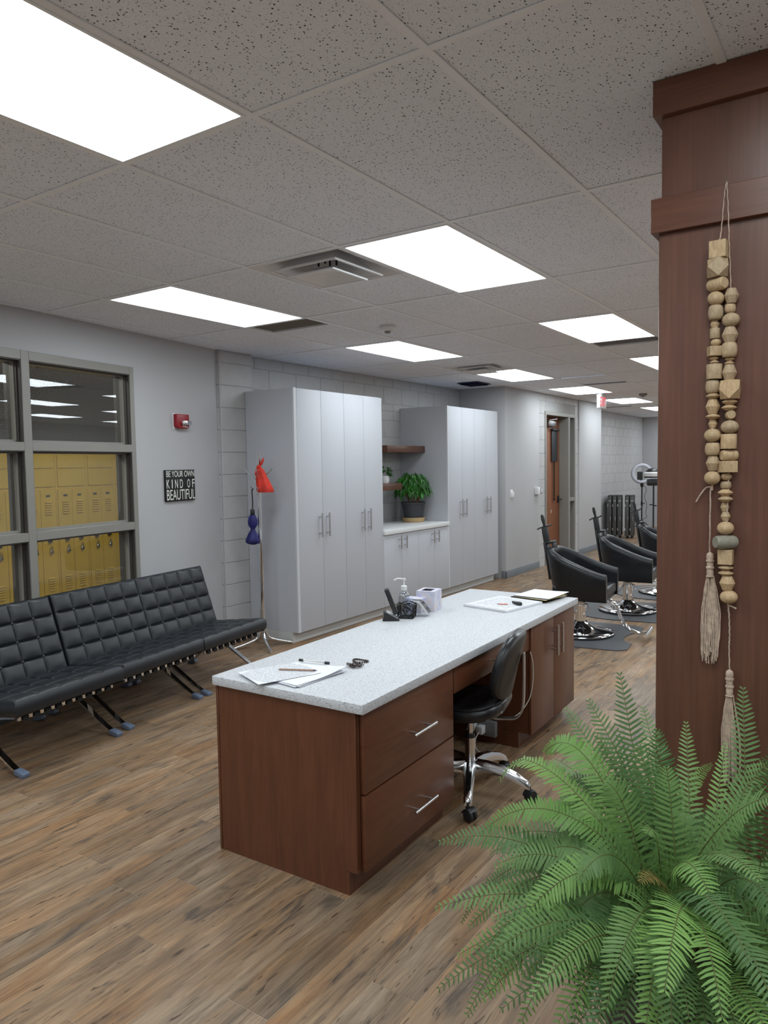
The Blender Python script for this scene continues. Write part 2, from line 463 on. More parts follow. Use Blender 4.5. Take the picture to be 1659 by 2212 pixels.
def glass_mat(name, tint=(0.80, 0.82, 0.80), wires=False, base_reflect=0.05):
    k = NT(name)
    tr = k.node('ShaderNodeBsdfTransparent'); tr.inputs[0].default_value = (*tint, 1)
    gl = k.node('ShaderNodeBsdfGlossy'); gl.inputs['Roughness'].default_value = 0.0; gl.inputs[0].default_value = (0.95, 0.97, 1, 1)
    fr = k.node('ShaderNodeFresnel'); fr.inputs[0].default_value = 1.6
    mx = k.node('ShaderNodeMixShader'); geo = k.node('ShaderNodeNewGeometry')   # reflect once, on the outer face of the pane
    k.link(k.math('MULTIPLY', k.math('MINIMUM', k.math('ADD', fr.outputs[0], base_reflect), 1.0), k.math('SUBTRACT', 1.0, geo.outputs['Backfacing'])), mx.inputs[0])
    k.link(tr.outputs[0], mx.inputs[1]); k.link(gl.outputs[0], mx.inputs[2])
    last = mx.outputs[0]
    if wires:
        # diagonal security wires cast into the pane, running in the local YZ plane
        sx = k.node('ShaderNodeSeparateXYZ'); k.link(k.coord('Object'), sx.inputs[0])
        d = k.math('ADD', k.math('MULTIPLY', sx.outputs['Y'], -1.0), k.math('MULTIPLY', sx.outputs['Z'], 1.0))
        fr1 = k.math('FRACT', k.math('MULTIPLY', d, 62.0))
        w = k.math('LESS_THAN', fr1, 0.12)
        d2 = k.math('ADD', sx.outputs['Y'], sx.outputs['Z'])
        w2 = k.math('MULTIPLY', k.math('LESS_THAN', k.math('FRACT', k.math('MULTIPLY', d2, 62.0)), 0.10), 0.35)
        df = k.node('ShaderNodeBsdfDiffuse'); df.inputs[0].default_value = (0.42, 0.41, 0.38, 1)
        m2 = k.node('ShaderNodeMixShader'); k.link(k.math('MULTIPLY', k.math('MAXIMUM', w, w2), 0.40), m2.inputs[0])
        k.link(last, m2.inputs[1]); k.link(df.outputs[0], m2.inputs[2]); last = m2.outputs[0]
    k.link(last, k.out.inputs['Surface'])
    return k.m
MAT['wire_glass'] = glass_mat('wired_glass', (0.84, 0.85, 0.83), True)
MAT['glass'] = glass_mat('clear_glass', (0.5, 0.5, 0.5))
MAT['bottle'] = glass_mat('clear_bottle', (0.80, 0.83, 0.86), False, 0.08)

def leaf_mat(name, lo, hi, rough=0.5):
    k = NT(name)
    oi = k.node('ShaderNodeObjectInfo')
    f = k.math('ADD', k.math('MULTIPLY', oi.outputs['Random'], 0.65), k.math('MULTIPLY', k.noise(k.coord('Object'), 12, 3), 0.45))
    k.set(color=k.ramp(f, [(0.15, lo), (0.9, hi)]), rough=rough, spec=0.35)
    k.b.inputs['Subsurface Weight'].default_value = 0.0
    tl = k.node('ShaderNodeBsdfTranslucent'); k.link(k.ramp(f, [(0.15, lo), (0.9, hi)]), tl.inputs[0])
    mx = k.node('ShaderNodeMixShader'); mx.inputs[0].default_value = 0.25
    k.link(k.b.outputs[0], mx.inputs[1]); k.link(tl.outputs[0], mx.inputs[2]); k.link(mx.outputs[0], k.out.inputs['Surface'])
    return k.m
MAT['fern'] = leaf_mat('fern_green', (0.066, 0.142, 0.048), (0.185, 0.32, 0.10))
MAT['fern_young'] = leaf_mat('fern_bright', (0.13, 0.26, 0.06), (0.23, 0.40, 0.11))
MAT['fern_dry'] = leaf_mat('fern_dry', (0.36, 0.2, 0.07), (0.5, 0.36, 0.12))
MAT['rachis'] = plain('fern_rachis', (0.10, 0.11, 0.03), 0.6)
MAT['leaf'] = leaf_mat('glossy_leaf', (0.018, 0.085, 0.012), (0.05, 0.21, 0.03), 0.35)

def bead_mat(name, a, b):
    k = NT(name)
    oi = k.node('ShaderNodeObjectInfo')
    v = k.coord('Object', (60, 60, 22))
    n = k.noise(v, 1.6, 4, 0.6, 1.5)
    c = k.ramp(n, [(0.3, a), (0.7, b)])
    c = k.mix(1.0, c, k.ramp(oi.outputs['Random'], [(0.0, (0.82, 0.84, 0.86)), (0.5, (1, 0.97, 0.9)), (1.0, (1.1, 1.05, 0.95))]), 'MULTIPLY')
    k.set(color=c, rough=0.55, spec=0.35); return k.m
MAT['bead'] = bead_mat('pale_wood_bead', (0.37, 0.26, 0.155), (0.56, 0.42, 0.27))
MAT['bead_grey'] = bead_mat('grey_wood_bead', (0.19, 0.185, 0.165), (0.29, 0.285, 0.25))

def locker_mat():
    k = NT('locker_yellow'); v = k.coord('Object')
    k.set(color=k.ramp(k.noise(v, 4, 2), [(0.3, (0.56, 0.385, 0.030)), (0.7, (0.62, 0.43, 0.040))]), rough=0.45, spec=0.4)
    return k.m
MAT['locker'] = locker_mat()

def print_mat(name, lines=34, margin=0.1, tone=0.25):
    """paper with rows of small print, flat ink in the sheet's own coordinates"""
    k = NT(name)
    sx = k.node('ShaderNodeSeparateXYZ'); k.link(k.node('ShaderNodeTexCoord').outputs['Generated'], sx.inputs[0])
    row = k.math('FRACT', k.math('MULTIPLY', sx.outputs['Y'], lines))
    ink = k.math('LESS_THAN', row, 0.5)
    wd = k.noise(k.coord('Generated', (70, lines * 1.0, 1)), 1.0, 1)
    ink = k.math('MULTIPLY', ink, k.math('GREATER_THAN', wd, 0.44))
    for s in ('X', 'Y'):
        ink = k.math('MULTIPLY', ink, k.math('GREATER_THAN', sx.outputs[s], margin))
        ink = k.math('MULTIPLY', ink, k.math('LESS_THAN', sx.outputs[s], 1 - margin))
    c = k.mix(k.math('MULTIPLY', ink, 0.8), (0.74, 0.75, 0.80), (tone, tone, tone * 1.05))
    k.set(color=c, rough=0.7); return k.m
MAT['printed'] = print_mat('printed_sheet')
MAT['notes'] = print_mat('notebook_page', 14, 0.08, 0.33)

def tissue_mat():
    k = NT('tissue_box_print'); v = k.coord('Object')
    n = k.noise(v, 14, 3, 0.6, 1.0)
    k.set(color=k.ramp(n, [(0.3, (0.45, 0.45, 0.62)), (0.5, (0.62, 0.62, 0.72)), (0.62, (0.66, 0.58, 0.56)), (0.75, (0.6, 0.63, 0.75))]), rough=0.5)
    return k.m
MAT['tissue'] = tissue_mat()
MAT['photo'] = plain('photo_card_dark', (0.05, 0.05, 0.06), 0.25, var=0.5, scale=60)
MAT['hood_glass'] = glass_mat('hood_plastic', (0.5, 0.5, 0.52), False, 0.1)
# ================================================================== THE SETTING
GX, GY, TW, TL = -0.9887, 1.6924, 0.6096, 1.2192      # ceiling grid: origin and 2 ft x 4 ft module
YN, YF, XR = -3.0, 18.7, 3.2
TH = math.radians(9.1)                                 # the window wall stands at an angle to the grid
WO = Vector((-5.0, 4.72, 0)); WN = Vector((math.cos(TH), math.sin(TH), 0)); WD = Vector((-math.sin(TH), math.cos(TH), 0))
def wall_side(x, y): return (Vector((x, y, 0)) - WO).dot(WN)   # > 0 inside the room
CAMI = cam.matrix_world.inverted()
def to_px(p):
    q = CAMI @ Vector(p)
    if q.z > -0.05: return None
    return (829.5 + FPX * q.x / -q.z, 1106 - FPX * q.y / -q.z, -q.z)

# ---- floor: planks laid lengthwise
PW, PL = 0.1665, 1.165
floor = struct('floor', label='wood look plank floor in brown and grey tones')
rbox('floor_bed', MAT['grout'], -9.5, XR, YN, YF, -0.12, -0.0012, floor, 0)
known = {}
for xm, yj in ((-1.54, 1.508), (-1.37, 2.395), (-1.20, 1.807), (-1.71, 2.113), (-2.04, 1.557), (-2.42, 1.707), (-2.24, 1.87), (-2.6, 2.257)):
    known[math.floor((xm + 1.6255) / PW)] = yj
planks = []
rng = random.Random(11)
for r in range(math.floor((-5.2 + 1.6255) / PW), math.floor((XR + 1.6255) / PW)):
    x0 = -1.6255 + r * PW
    y0 = known.get(r, rng.uniform(0, PL))
    y = y0 - math.ceil((y0 - YN) / PL) * PL
    while y < YF:
        a, b = max(y, YN), min(y + PL, YF)
        if b - a > 0.03 and wall_side(x0 + PW, (a + b) / 2) > -0.1: planks.append((x0, a, b, rng.random()))
        y += PL
def rank(pk):
    best = 0
    for fy in (0.05, 0.5, 0.95):
        q = to_px((pk[0] + PW / 2, pk[1] + (pk[2] - pk[1]) * fy, 0))
        if q and -60 < q[0] < 1480 and 900 < q[1] < 2300: best = max(best, 1 / q[2])
    return best
planks.sort(key=rank, reverse=True)
G = 0.0011
for x0, a, b, rv in planks[:290]:
    m = MB(); m.rnd = []; m.r = rv; m.box(x0 + G, x0 + PW - G, a + G, b - G, -0.012, 0.0); m.build('plank', MAT['plank'], floor)
m = MB(); m.rnd = []
for x0, a, b, rv in planks[290:]:
    m.r = rv; m.box(x0 + G, x0 + PW - G, a + G, b - G, -0.012, 0.0)
o = m.build('plank_field', MAT['plank'], floor); o['kind'] = 'stuff'

# ---- ceiling: lay-in tiles on an exposed grid
ceiling = struct('ceiling', label='dropped ceiling of speckled acoustic tiles on a white grid')
rbox('light_block_slab', MAT['grey_plastic'], -9.5, XR, YN, YF, CEIL + 0.25, CEIL + 0.3, ceiling, 0)  # unseen slab added above the tiles to stop light leaking through
LIGHTS = [(i, j) for i in (-5, -2, 1, 4) for j in (-3, -1, 1, 3, 5, 7, 9, 11, 13)]
HALF = {(-3, 1, 0): 'diffuser', (-5, 4, 1): 'diffuser'}         # half-cells taken by air diffusers
def cell(i, j): return GX + i * TW, GY + j * TL
slots = {(-5, 2): 0.30, (-2, 4): 0.30, (-4, 6): 0.16, (-6, 10): 0.16}   # a linear return vent at the near end of the cell
full = MB(); full.box(0.003, TW - 0.003, 0.003, TL - 0.003, 0.0055, 0.02)
full_me = full.mesh('ceiling_tile', MAT['tile'])
rest = MB()
tiles = []
for i in range(-7, 7):
    for j in range(-4, 14):
        x, y = cell(i, j)
        if (i, j) in LIGHTS: continue
        if max(wall_side(x + TW, y), wall_side(x + TW, y + TL)) < -0.02: continue
        y1, y0 = y + TL, y
        hs = [h for h in (0, 1) if (i, j, h) in HALF]
        if hs:
            h = 1 - hs[0]; tiles.append((x, y + h * TL / 2, TW, TL / 2)); continue
        if (i, j) in slots: y0 = y + slots[(i, j)]
        tiles.append((x, y0, TW, y1 - y0))
def trank(t):
    best = 0
    for fx in (0.1, 0.5, 0.9):
        for fy in (0.1, 0.5, 0.9):
            q = to_px((t[0] + t[2] * fx, t[1] + t[3] * fy, CEIL))
            if q and -20 < q[0] < 1660 and -20 < q[1] < 1000: best = max(best, 1 / q[2])
    return best
for t in tiles:
    if trank(t) > 0:
        if abs(t[3] - TL) < 1e-6: link('ceiling_tile', full_me, ceiling, (t[0], t[1], CEIL))
        else:
            m = MB(); m.box(t[0] + 0.003, t[0] + t[2] - 0.003, t[1] + 0.003, t[1] + t[3] - 0.003, CEIL + 0.0055, CEIL + 0.02); m.build('ceiling_tile', MAT['tile'], ceiling)
    else: rest.box(t[0] + 0.003, t[0] + t[2] - 0.003, t[1] + 0.003, t[1] + t[3] - 0.003, CEIL + 0.0055, CEIL + 0.02)
o = rest.build('ceiling_tile_field', MAT['tile'], ceiling); o['kind'] = 'stuff'
for i in range(-7, 8):
    x = GX + i * TW; ya = YN
    yb = YF
    ya = max(YN, 4.72 - (x + 5.0) / math.tan(TH))
    if x < -5.05: continue
    if x < -4.335: yb = 9.46
    rbox('main_runner', MAT['tee'], x - 0.0125, x + 0.0125, ya, yb, CEIL, CEIL + 0.005, ceiling, 0.0012, 1)
for j in range(-4, 14):
    for half in (0, 1):
        y = GY + j * TL + half * TL / 2
        segs = [(-7, 7)] if half == 0 else [(i, i + 1) for (i, jj, h) in HALF if jj == j]
        for a, b in segs:
            xa, xb = GX + a * TW, GX + b * TW
            xa = max(xa, -5.0 + (4.72 - y) * math.tan(TH)) if y < 4.72 else max(xa, -5.06)
            if 9.46 < y < 13.65: xa = max(xa, -4.335)
            rbox('cross_tee', MAT['tee'], xa, xb, y - 0.0125, y + 0.0125, CEIL + 0.0004, CEIL + 0.0048, ceiling, 0.0012, 1)

# ---- block masonry built block by block
BH, BL, JT = 0.2032, 0.4064, 0.007
_bm = {}
def block_piece(L, Hh, D=0.05):
    k = (round(L, 3), round(Hh, 3))
    if k not in _bm:
        m = MB(); m.box(0, D, JT / 2, L - JT / 2, JT / 2, Hh - JT / 2)
        _bm[k] = m.mesh('block', MAT['block'], 0.002, 1, 40)
    return _bm[k]
def lay_blocks(parent, x, y0, y1, z0, z1, holes=(), phase=0.1316, D=0.05):
    """blocks facing +x; the face lies at x"""
    n0 = math.floor((z0 - phase) / BH)
    z = phase + n0 * BH; c = n0
    while z < z1 - 0.01:
        za, zb = max(z, z0), min(z + BH, z1)
        y = math.floor(y0 / BL) * BL + (BL / 2 if c % 2 else 0) - BL
        while y < y1:
            a, b = max(y, y0), min(y + BL, y1)
            parts = [(a, b)]
            for hy0, hy1, hz0, hz1 in holes:
                if zb > hz0 + 0.02 and za < hz1 - 0.02:
                    np = []
                    for p, q in parts:
                        if q <= hy0 or p >= hy1: np.append((p, q))
                        else:
                            if p < hy0: np.append((p, hy0))
                            if q > hy1: np.append((hy1, q))
                    parts = np
            for p, q in parts:
                if q - p > 0.03 and zb - za > 0.03:
                    link('block', block_piece(q - p, zb - za, D), parent, (x - D, p, za))
            y += BL
        z += BH; c += 1

# back wall behind the white cabinets
wall_back = struct('wall_back', label='grey painted block wall behind the white cabinets')
rbox('mortar_bed', MAT['mortar'], -5.25, -5.054, 4.9, 9.46, 0, CEIL + 0.02, wall_back, 0)
lay_blocks(wall_back, -5.05, 5.17, 9.46, 2.28, CEIL)
lay_blocks(wall_back, -5.05, 6.40, 8.05, 0.90, 2.28)

# block pier between the window wall and the cabinets, with bull-nosed corner
pier = struct('wall_pier', label='grey block pier with a rounded corner beside the coat rack')
rbox('mortar_bed', MAT['mortar'], -5.2, -4.975, 4.746, 5.165, 0, CEIL + 0.02, pier, 0)
def pier_poly(x0, x1, y0, y1, r=0.035):
    pts = [(x0, y1), (x0, y0)]
    for k in range(7):
        t = PI / 2 * k / 6
        pts.append((x1 - r + r * math.sin(t), y0 + r - r * math.cos(t)))
    pts.append((x1, y1)); return pts
def pier_block(h):
    m = MB(); m.prism(pier_poly(-5.2, -4.97, 4.74, 5.17), 'z', JT / 2, h - JT / 2)
    return m.mesh('block', MAT['block'], 0.003, 1, 40)
pb = pier_block(BH)
link('block', pier_block(0.1316), pier, (0, 0, 0))
for k in range(12): link('block', pb, pier, (0, 0, 0.1316 + k * BH))
link('block', pier_block(CEIL - 0.1316 - 12 * BH), pier, (0, 0, 0.1316 + 12 * BH))

# plaster bump-out after the cabinets
o = rbox('wall_bumpout', MAT['drywall'], -5.25, -4.335, 9.46, 10.67, 0, CEIL + 0.02, None, 0.004); smesh(o, 'smooth grey plaster bump-out with the light switch')
# block wall round the door
wall_door = struct('wall_door', label='grey block wall round the brown door')
DX = -4.345
m = MB(); m.box(DX - 0.2, DX - 0.004, 10.67, 10.93, 0, CEIL + 0.02); m.box(DX - 0.2, DX - 0.004, 12.29, 12.45, 0, CEIL + 0.02); m.box(DX - 0.2, DX - 0.004, 10.93, 12.29, 2.415, CEIL + 0.02)
m.build('mortar_bed', MAT['mortar'], wall_door)
lay_blocks(wall_door, DX, 10.67, 12.45, 0, CEIL, holes=[(10.93, 12.29, 0, 2.415)])
o = rbox('wall_return', MAT['drywall'], -5.0, -4.325, 12.45, 13.65, 0, CEIL + 0.02, None, 0.004); smesh(o, 'smooth grey plaster wall right of the brown door')
wall_recess = struct('wall_recess', label='grey block wall of the far recess behind the equipment cases')
rbox('mortar_bed', MAT['mortar'], -5.1, -4.904, 13.66, YF, 0, CEIL + 0.02, wall_recess, 0)
lay_blocks(wall_recess, -4.90, 13.66, YF, 0, CEIL)
o = rbox('wall_far', MAT['drywall'], -4.90, XR, YF, YF + 0.15, 0, CEIL + 0.02, None, 0); smesh(o, 'grey end wall far behind the ring light')
o = rbox('wall_right', MAT['drywall'], XR, XR + 0.15, YN, YF, 0, CEIL + 0.02, None, 0); smesh(o, 'grey wall out of view on the right')
o = rbox('wall_near', MAT['drywall'], -4.2, XR, YN - 0.15, YN, 0, CEIL + 0.02, None, 0); smesh(o, 'grey wall out of view behind the camera')
o = rbox('baseboard_bumpout', MAT['base'], -4.335, -4.327, 9.452, 10.67, 0, 0.105, None, 0.001); smesh(o, 'dark grey vinyl baseboard under the light switch')
o = rbox('baseboard_corner', MAT['base'], -4.40, -4.327, 9.452, 9.46, 0, 0.105, None, 0.001); smesh(o, 'short dark grey baseboard return beside the white cabinet')
o = rbox('baseboard_return', MAT['base'], -4.325, -4.317, 12.45, 13.65, 0, 0.105, None, 0.001); smesh(o, 'dark grey vinyl baseboard right of the brown door')
o = rbox('baseboard_pier', MAT['base'], -4.97, -4.962, 4.79, 5.06, 0, 0.1, None, 0.001); smesh(o, 'dark grey baseboard at the foot of the block pier')

# ---- window wall (angled), local frame: x into the room, y away, z up
wl = struct('wall_left', WO, TH, 'smooth grey plaster wall with the interior window')
WY0, WY1 = -3.95, -1.022       # rough opening
m = MB()
m.box(-0.16, 0, WY1, 0.02, 0, CEIL + 0.02); m.box(-0.16, 0, -8.0, WY0, 0, CEIL + 0.02)
m.box(-0.16, 0, WY0, WY1, 2.405, CEIL + 0.02); m.box(-0.16, 0, WY0, WY1, 0, 0.50)
m.build('wall_panel', MAT['drywall'], wl)
rbox('baseboard', MAT['base'], 0, 0.008, -8.0, 0.0, 0, 0.1, wl, 0.001)
win = struct('window_1', WO, TH, 'interior window in a taupe metal frame with wired glass facing yellow lockers')
FX0, FX1 = -0.15, 0.012
MULL = [-2.0, -2.985]
for a, b in ((-1.065, WY1), (-2.032, -1.97), (-3.016, -2.954), (WY0, WY0 + 0.043)):
    m = MB(); m.box(FX0, FX1, a, b, 0.50, 2.405); m.build('mullion', MAT['metal_frame'], win, 0.002, 1, 40)
for a, b in ((-1.97, -1.065), (-2.954, -2.032), (WY0 + 0.043, -3.016)):
    for z0, z1, nm in ((2.345, 2.405, 'head_rail'), (1.75, 1.808, 'transom'), (1.15, 1.208, 'transom'), (0.55, 0.608, 'transom'), (0.50, 0.5499, 'sill_rail')):
        m = MB(); m.box(FX0, FX1 - 0.0004, a, b, z0, z1); m.build(nm, MAT['metal_frame'], win, 0.002, 1, 40)
    for z0, z1 in ((1.808, 2.345), (1.208, 1.75), (0.608, 1.15)):
        s = 0.016
        m = MB()
        for p, q, r_, t in ((a, b, z0, z0 + s), (a, b, z1 - s, z1), (a, a + s, z0, z1), (b - s, b, z0, z1)):
            m.box(-0.085, -0.045, p, q, r_, t)
        m.build('glazing_bead', MAT['metal_frame'], win)
        for xa, xb, s in ((-0.148, -0.085, 0.012), (-0.045, -0.024, 0.012), (-0.019, 0.004, 0.006)):
            m = MB()
            for p, q, r_, t in ((a, b, z1 - s, z1), (a, a + s, z0, z1), (b - s, b, z0, z1)):
                m.box(xa, xb, p, q, r_, t)
            m.build('reveal_lining', MAT['dark_lining'], win)  # dark brown strips along the top and sides of each reveal
        m = MB(); m.box(-0.068, -0.062, a, b, z0, z1); m.build('pane', MAT['wire_glass'], win)

# ---- corridor behind the window
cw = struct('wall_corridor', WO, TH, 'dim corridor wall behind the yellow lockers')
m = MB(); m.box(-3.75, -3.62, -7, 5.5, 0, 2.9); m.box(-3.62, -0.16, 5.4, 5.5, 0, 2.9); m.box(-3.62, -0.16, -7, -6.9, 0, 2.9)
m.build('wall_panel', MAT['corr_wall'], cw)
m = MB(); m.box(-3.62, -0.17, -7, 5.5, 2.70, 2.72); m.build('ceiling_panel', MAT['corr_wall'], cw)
m = MB(); m.box(-3.62, -3.05, -6.9, 5.4, 1.845, 2.07); m.build('locker_bulkhead', MAT['corr_dark'], cw)  # dark wall band above the locker tops
def corridor_fill_light(y, n):
    p = WO + WN * -1.35 + WD * y
    t = thing('corridor_fill_light', 'unseen ceiling light added behind the wired window to light the lockers', 'ceiling light', (p.x, p.y, 2.69), TH, 'unseen added corridor lights')
    rbox('frame', MAT['tee'], -0.32, 0.32, -0.62, 0.62, -0.004, 0.006, t, 0.001)
    m = MB(); m.add([(-0.3, -0.6, -0.006), (0.3, -0.6, -0.006), (0.3, 0.6, -0.006), (-0.3, 0.6, -0.006)], [(0, 1, 2, 3)]); m.build('diffuser', MAT['corr_fill'], t, fix=False)
for n, y in enumerate((-2.6, 0.9)): corridor_fill_light(y, n)  # lamps added out of view to brighten the lockers

# ---- brown door with sidelight
d1 = struct('door_1', (DX, 0, 0), 0, 'brown wood door with narrow window and a taupe metal frame with sidelight')
def fr(name, y0, y1, z0, z1, x0=-0.19, x1=0.012): return rbox(name, MAT['metal_frame'], x0, x1, y0, y1, z0, z1, d1, 0.002, 1)
fr('door_frame', 10.93, 10.98, 0, 2.415); fr('door_frame', 11.94, 12.02, 0, 2.3599); fr('door_frame', 12.24, 12.29, 0, 2.415)
fr('door_frame', 10.98, 12.24, 2.36, 2.415); fr('door_frame', 12.02, 12.24, 0.96, 1.02); fr('door_frame', 12.02, 12.24, 0.0, 0.05)
rbox('sidelight_pane', MAT['glass'], -0.10, -0.094, 12.02, 12.24, 1.02, 2.36, d1, 0)
rbox('sidelight_pane', MAT['glass'], -0.10, -0.094, 12.02, 12.24, 0.05, 0.96, d1, 0)
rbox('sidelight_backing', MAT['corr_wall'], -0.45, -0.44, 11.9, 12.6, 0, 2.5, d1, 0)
LX = -0.145
lf = rbox('door_leaf', MAT['door_wood'], LX - 0.045, LX, 10.982, 11.938, 0.01, 2.358, d1, 0.002)
rbox('vision_pane', MAT['glass'], LX + 0.0005, LX + 0.004, 11.62, 11.72, 0.98, 2.12, lf, 0)
m = MB()
for a, b, c, e in ((11.605, 11.62, 0.965, 2.135), (11.72, 11.735, 0.965, 2.135), (11.62, 11.72, 0.965, 0.98), (11.62, 11.72, 2.12, 2.135)): m.box(LX + 0.0005, LX + 0.012, a, b, c, e)
m.build('vision_frame', MAT['door_wood'], lf)
rbox('roller_shade', MAT['door_shade'], LX + 0.013, LX + 0.02, 11.55, 11.80, 1.63, 2.14, lf, 0.002)
m = MB(); m.cyl((LX + 0.03, 11.53, 2.15), (LX + 0.03, 11.82, 2.15), 0.02); m.build('shade_roller', MAT['black_plastic'], lf, smooth=40)
cl = rbox('door_closer', MAT['grey_steel'], LX, LX + 0.07, 11.30, 11.62, 2.20, 2.28, lf, 0.006)
m = MB(); m.bar([(LX + 0.05, 11.36, 2.29), (LX + 0.11, 11.55, 2.32), (LX + 0.02, 11.75, 2.345)], 0.02, 0.006, (0, 0, 1)); m.build('closer_arm', MAT['grey_steel'], lf)
hd = MB(); hd.box(LX, LX + 0.012, 11.845, 11.905, 0.94, 1.06); hd.cyl((LX, 11.875, 1.0), (LX + 0.06, 11.875, 1.0), 0.012); hd.cyl((LX + 0.055, 11.885, 1.0), (LX + 0.055, 11.765, 1.0), 0.010)
hd.build('door_handle', MAT['black_plastic'], lf, smooth=40)
rbox('door_sticker', MAT['white_plastic'], LX + 0.0003, LX + 0.001, 11.555, 11.575, 0.79, 0.84, lf, 0)

# ---- wooden pillar on the right
pil = struct('trim_pillar', (0, 0, 0), 0, 'dark cherry wood clad pillar with projecting bands in the right foreground')
PF = 2.225
m = MB(); m.box(-0.541, 0.16, PF, PF + 0.62, 0.0, 2.30); m.build('lower_panel', MAT['cherry_dark'], pil, 0.002, 1, 40)
m = MB(); m.box(-0.536, 0.155, PF + 0.004, PF + 0.616, 2.30, CEIL); m.build('upper_panel', MAT['cherry_dark'], pil, 0.002, 1, 40)
m = MB(); m.box(-0.559, 0.178, PF - 0.02, PF + 0.64, 2.262, 2.357); m.build('band', MAT['cherry_band'], pil, 0.0015, 1, 40)
m = MB(); m.box(-0.556, 0.175, PF - 0.02, PF + 0.64, 2.583, CEIL + 0.004); m.build('crown', MAT['cherry_band'], pil, 0.0015, 1, 40)

# ================================================================== CEILING FITTINGS
def light(i, j):
    x, y = cell(i, j)
    vis = {(-2, -1): 'large glowing ceiling panel cut off at the top left corner',
           (-2, 1): 'glowing ceiling panel right beside the square air diffuser',
           (-5, 1): 'glowing ceiling panel above the interior window, left of the tan return vent',
           (-5, 3): 'glowing ceiling panel above the left tall white cabinets, next to the smoke detector',
           (-2, 3): 'glowing ceiling panel touching the pillar, second in its row past the square diffuser',
           (-5, 5): 'glowing ceiling panel behind the small far diffuser, above the right tall cabinets',
           (-2, 5): 'glowing ceiling panel cut by the pillar, small and above the salon chairs',
           (-5, 7): 'glowing ceiling panel just left of and behind the exit sign',
           (-5, 9): 'small glowing ceiling panel directly right of the exit sign',
           (-5, 11): 'farthest visible sliver of a glowing ceiling panel beside the pillar'}
    lab = vis.get((i, j))
    t = thing('ceiling_light', lab or 'glowing ceiling panel out of view behind the pillar or the camera', 'ceiling light', (x, y, CEIL), 0,
              'ceiling light panels' if lab else 'ceiling light panels out of view')
    m = MB(); b = 0.013; w = 0.024
    for a in ((b, TW - b, b, w), (b, TW - b, TL - w, TL - b), (b, w, w, TL - w), (TW - w, TW - b, w, TL - w)):
        m.box(a[0], a[1], a[2], a[3], -0.002, 0.02)
    m.build('frame', MAT['tee'], t)
    m = MB(); z = 0.002
    m.add([(w, w, z), (TW - w, w, z), (TW - w, TL - w, z), (w, TL - w, z)], [(0, 3, 2, 1)])
    m.build('diffuser', MAT['panel'], t, fix=False)
for i, j in LIGHTS: light(i, j)

def diffuser(x, y, label):
    t = thing('air_diffuser', label, 'air vent', (x + TW / 2, y + TL / 4, CEIL), 0, 'square air diffusers')
    def ring(name, ro, ri, zo, zi, mat=MAT['white_plastic']):
        def fn(u, v):
            a = u * 4; k = int(a) % 4; f = a - int(a)
            c = [(-1, -1), (1, -1), (1, 1), (-1, 1)]
            p0, p1 = c[k], c[(k + 1) % 4]
            px, py = p0[0] + (p1[0] - p0[0]) * f, p0[1] + (p1[1] - p0[1]) * f
            # the cone turns from a square rim to a rounder throat
            rr = math.hypot(px, py); rx, ry = px / rr, py / rr
            e = v * v * 0.85
            qx, qy = px * (1 - e) + rx * e, py * (1 - e) + ry * e
            s = ro + (ri - ro) * v
            return (qx * s, qy * s, zo + (zi - zo) * (v ** 1.15))
        m = MB(); m.grid(fn, 48, 10); co = m.build(name, mat, t, smooth=50, fix=False)
        if ro < TW / 2 - 0.02:
            m = MB(); L_ = 0.012
            for a in ((-ro - L_, ro + L_, -ro - L_, -ro), (-ro - L_, ro + L_, ro, ro + L_), (-ro - L_, -ro, -ro, ro), (ro, ro + L_, -ro, ro)): m.box(a[0], a[1], a[2], a[3], zo - 0.005, zo + 0.004)
            m.build('lip', MAT['white_plastic'], co)
    h = TW / 2 - 0.013
    ring('outer_cone', h, 0.17, -0.001, 0.13)
    ring('middle_cone', h * 0.70, 0.11, -0.014, 0.10)
    ring('centre_cone', h * 0.49, 0.07, -0.040, 0.004)
    m = MB(); m.cyl((0, 0, 0.002), (0, 0, 0.005), 0.074, n=24); m.build('centre_plate', MAT['white_plastic'], t)
    m = MB(); m.lathe([(0.17, 0.13), (0.16, 0.24)], n=32, caps=False); m.cyl((0, 0, 0.2), (0, 0, 0.205), 0.165, n=32); m.build('throat', MAT['black_plastic'], t, smooth=40)
    m = MB()
    for a in range(4): m.cbox((0.05 * math.cos(a * PI / 2 + 0.4), 0.05 * math.sin(a * PI / 2 + 0.4), 0.11), (0.008, 0.008, 0.17))
    m.build('hanger', MAT['black_plastic'], t)
    m = MB()
    for a in ((-h - 0.01, h + 0.01, -h - 0.01, -h), (-h - 0.01, h + 0.01, h, h + 0.01), (-h - 0.01, -h, -h, h), (h, h + 0.01, -h, h)): m.box(a[0], a[1], a[2], a[3], -0.002, 0.01)
    m.build('rim', MAT['white_plastic'], t)
x, y = cell(-3, 1); diffuser(x, y, 'square white air diffuser with nested cones between two ceiling lights')
x, y = cell(-5, 4); diffuser(x, y + TL / 2, 'small far air diffuser in front of a ceiling light above the right cabinets')
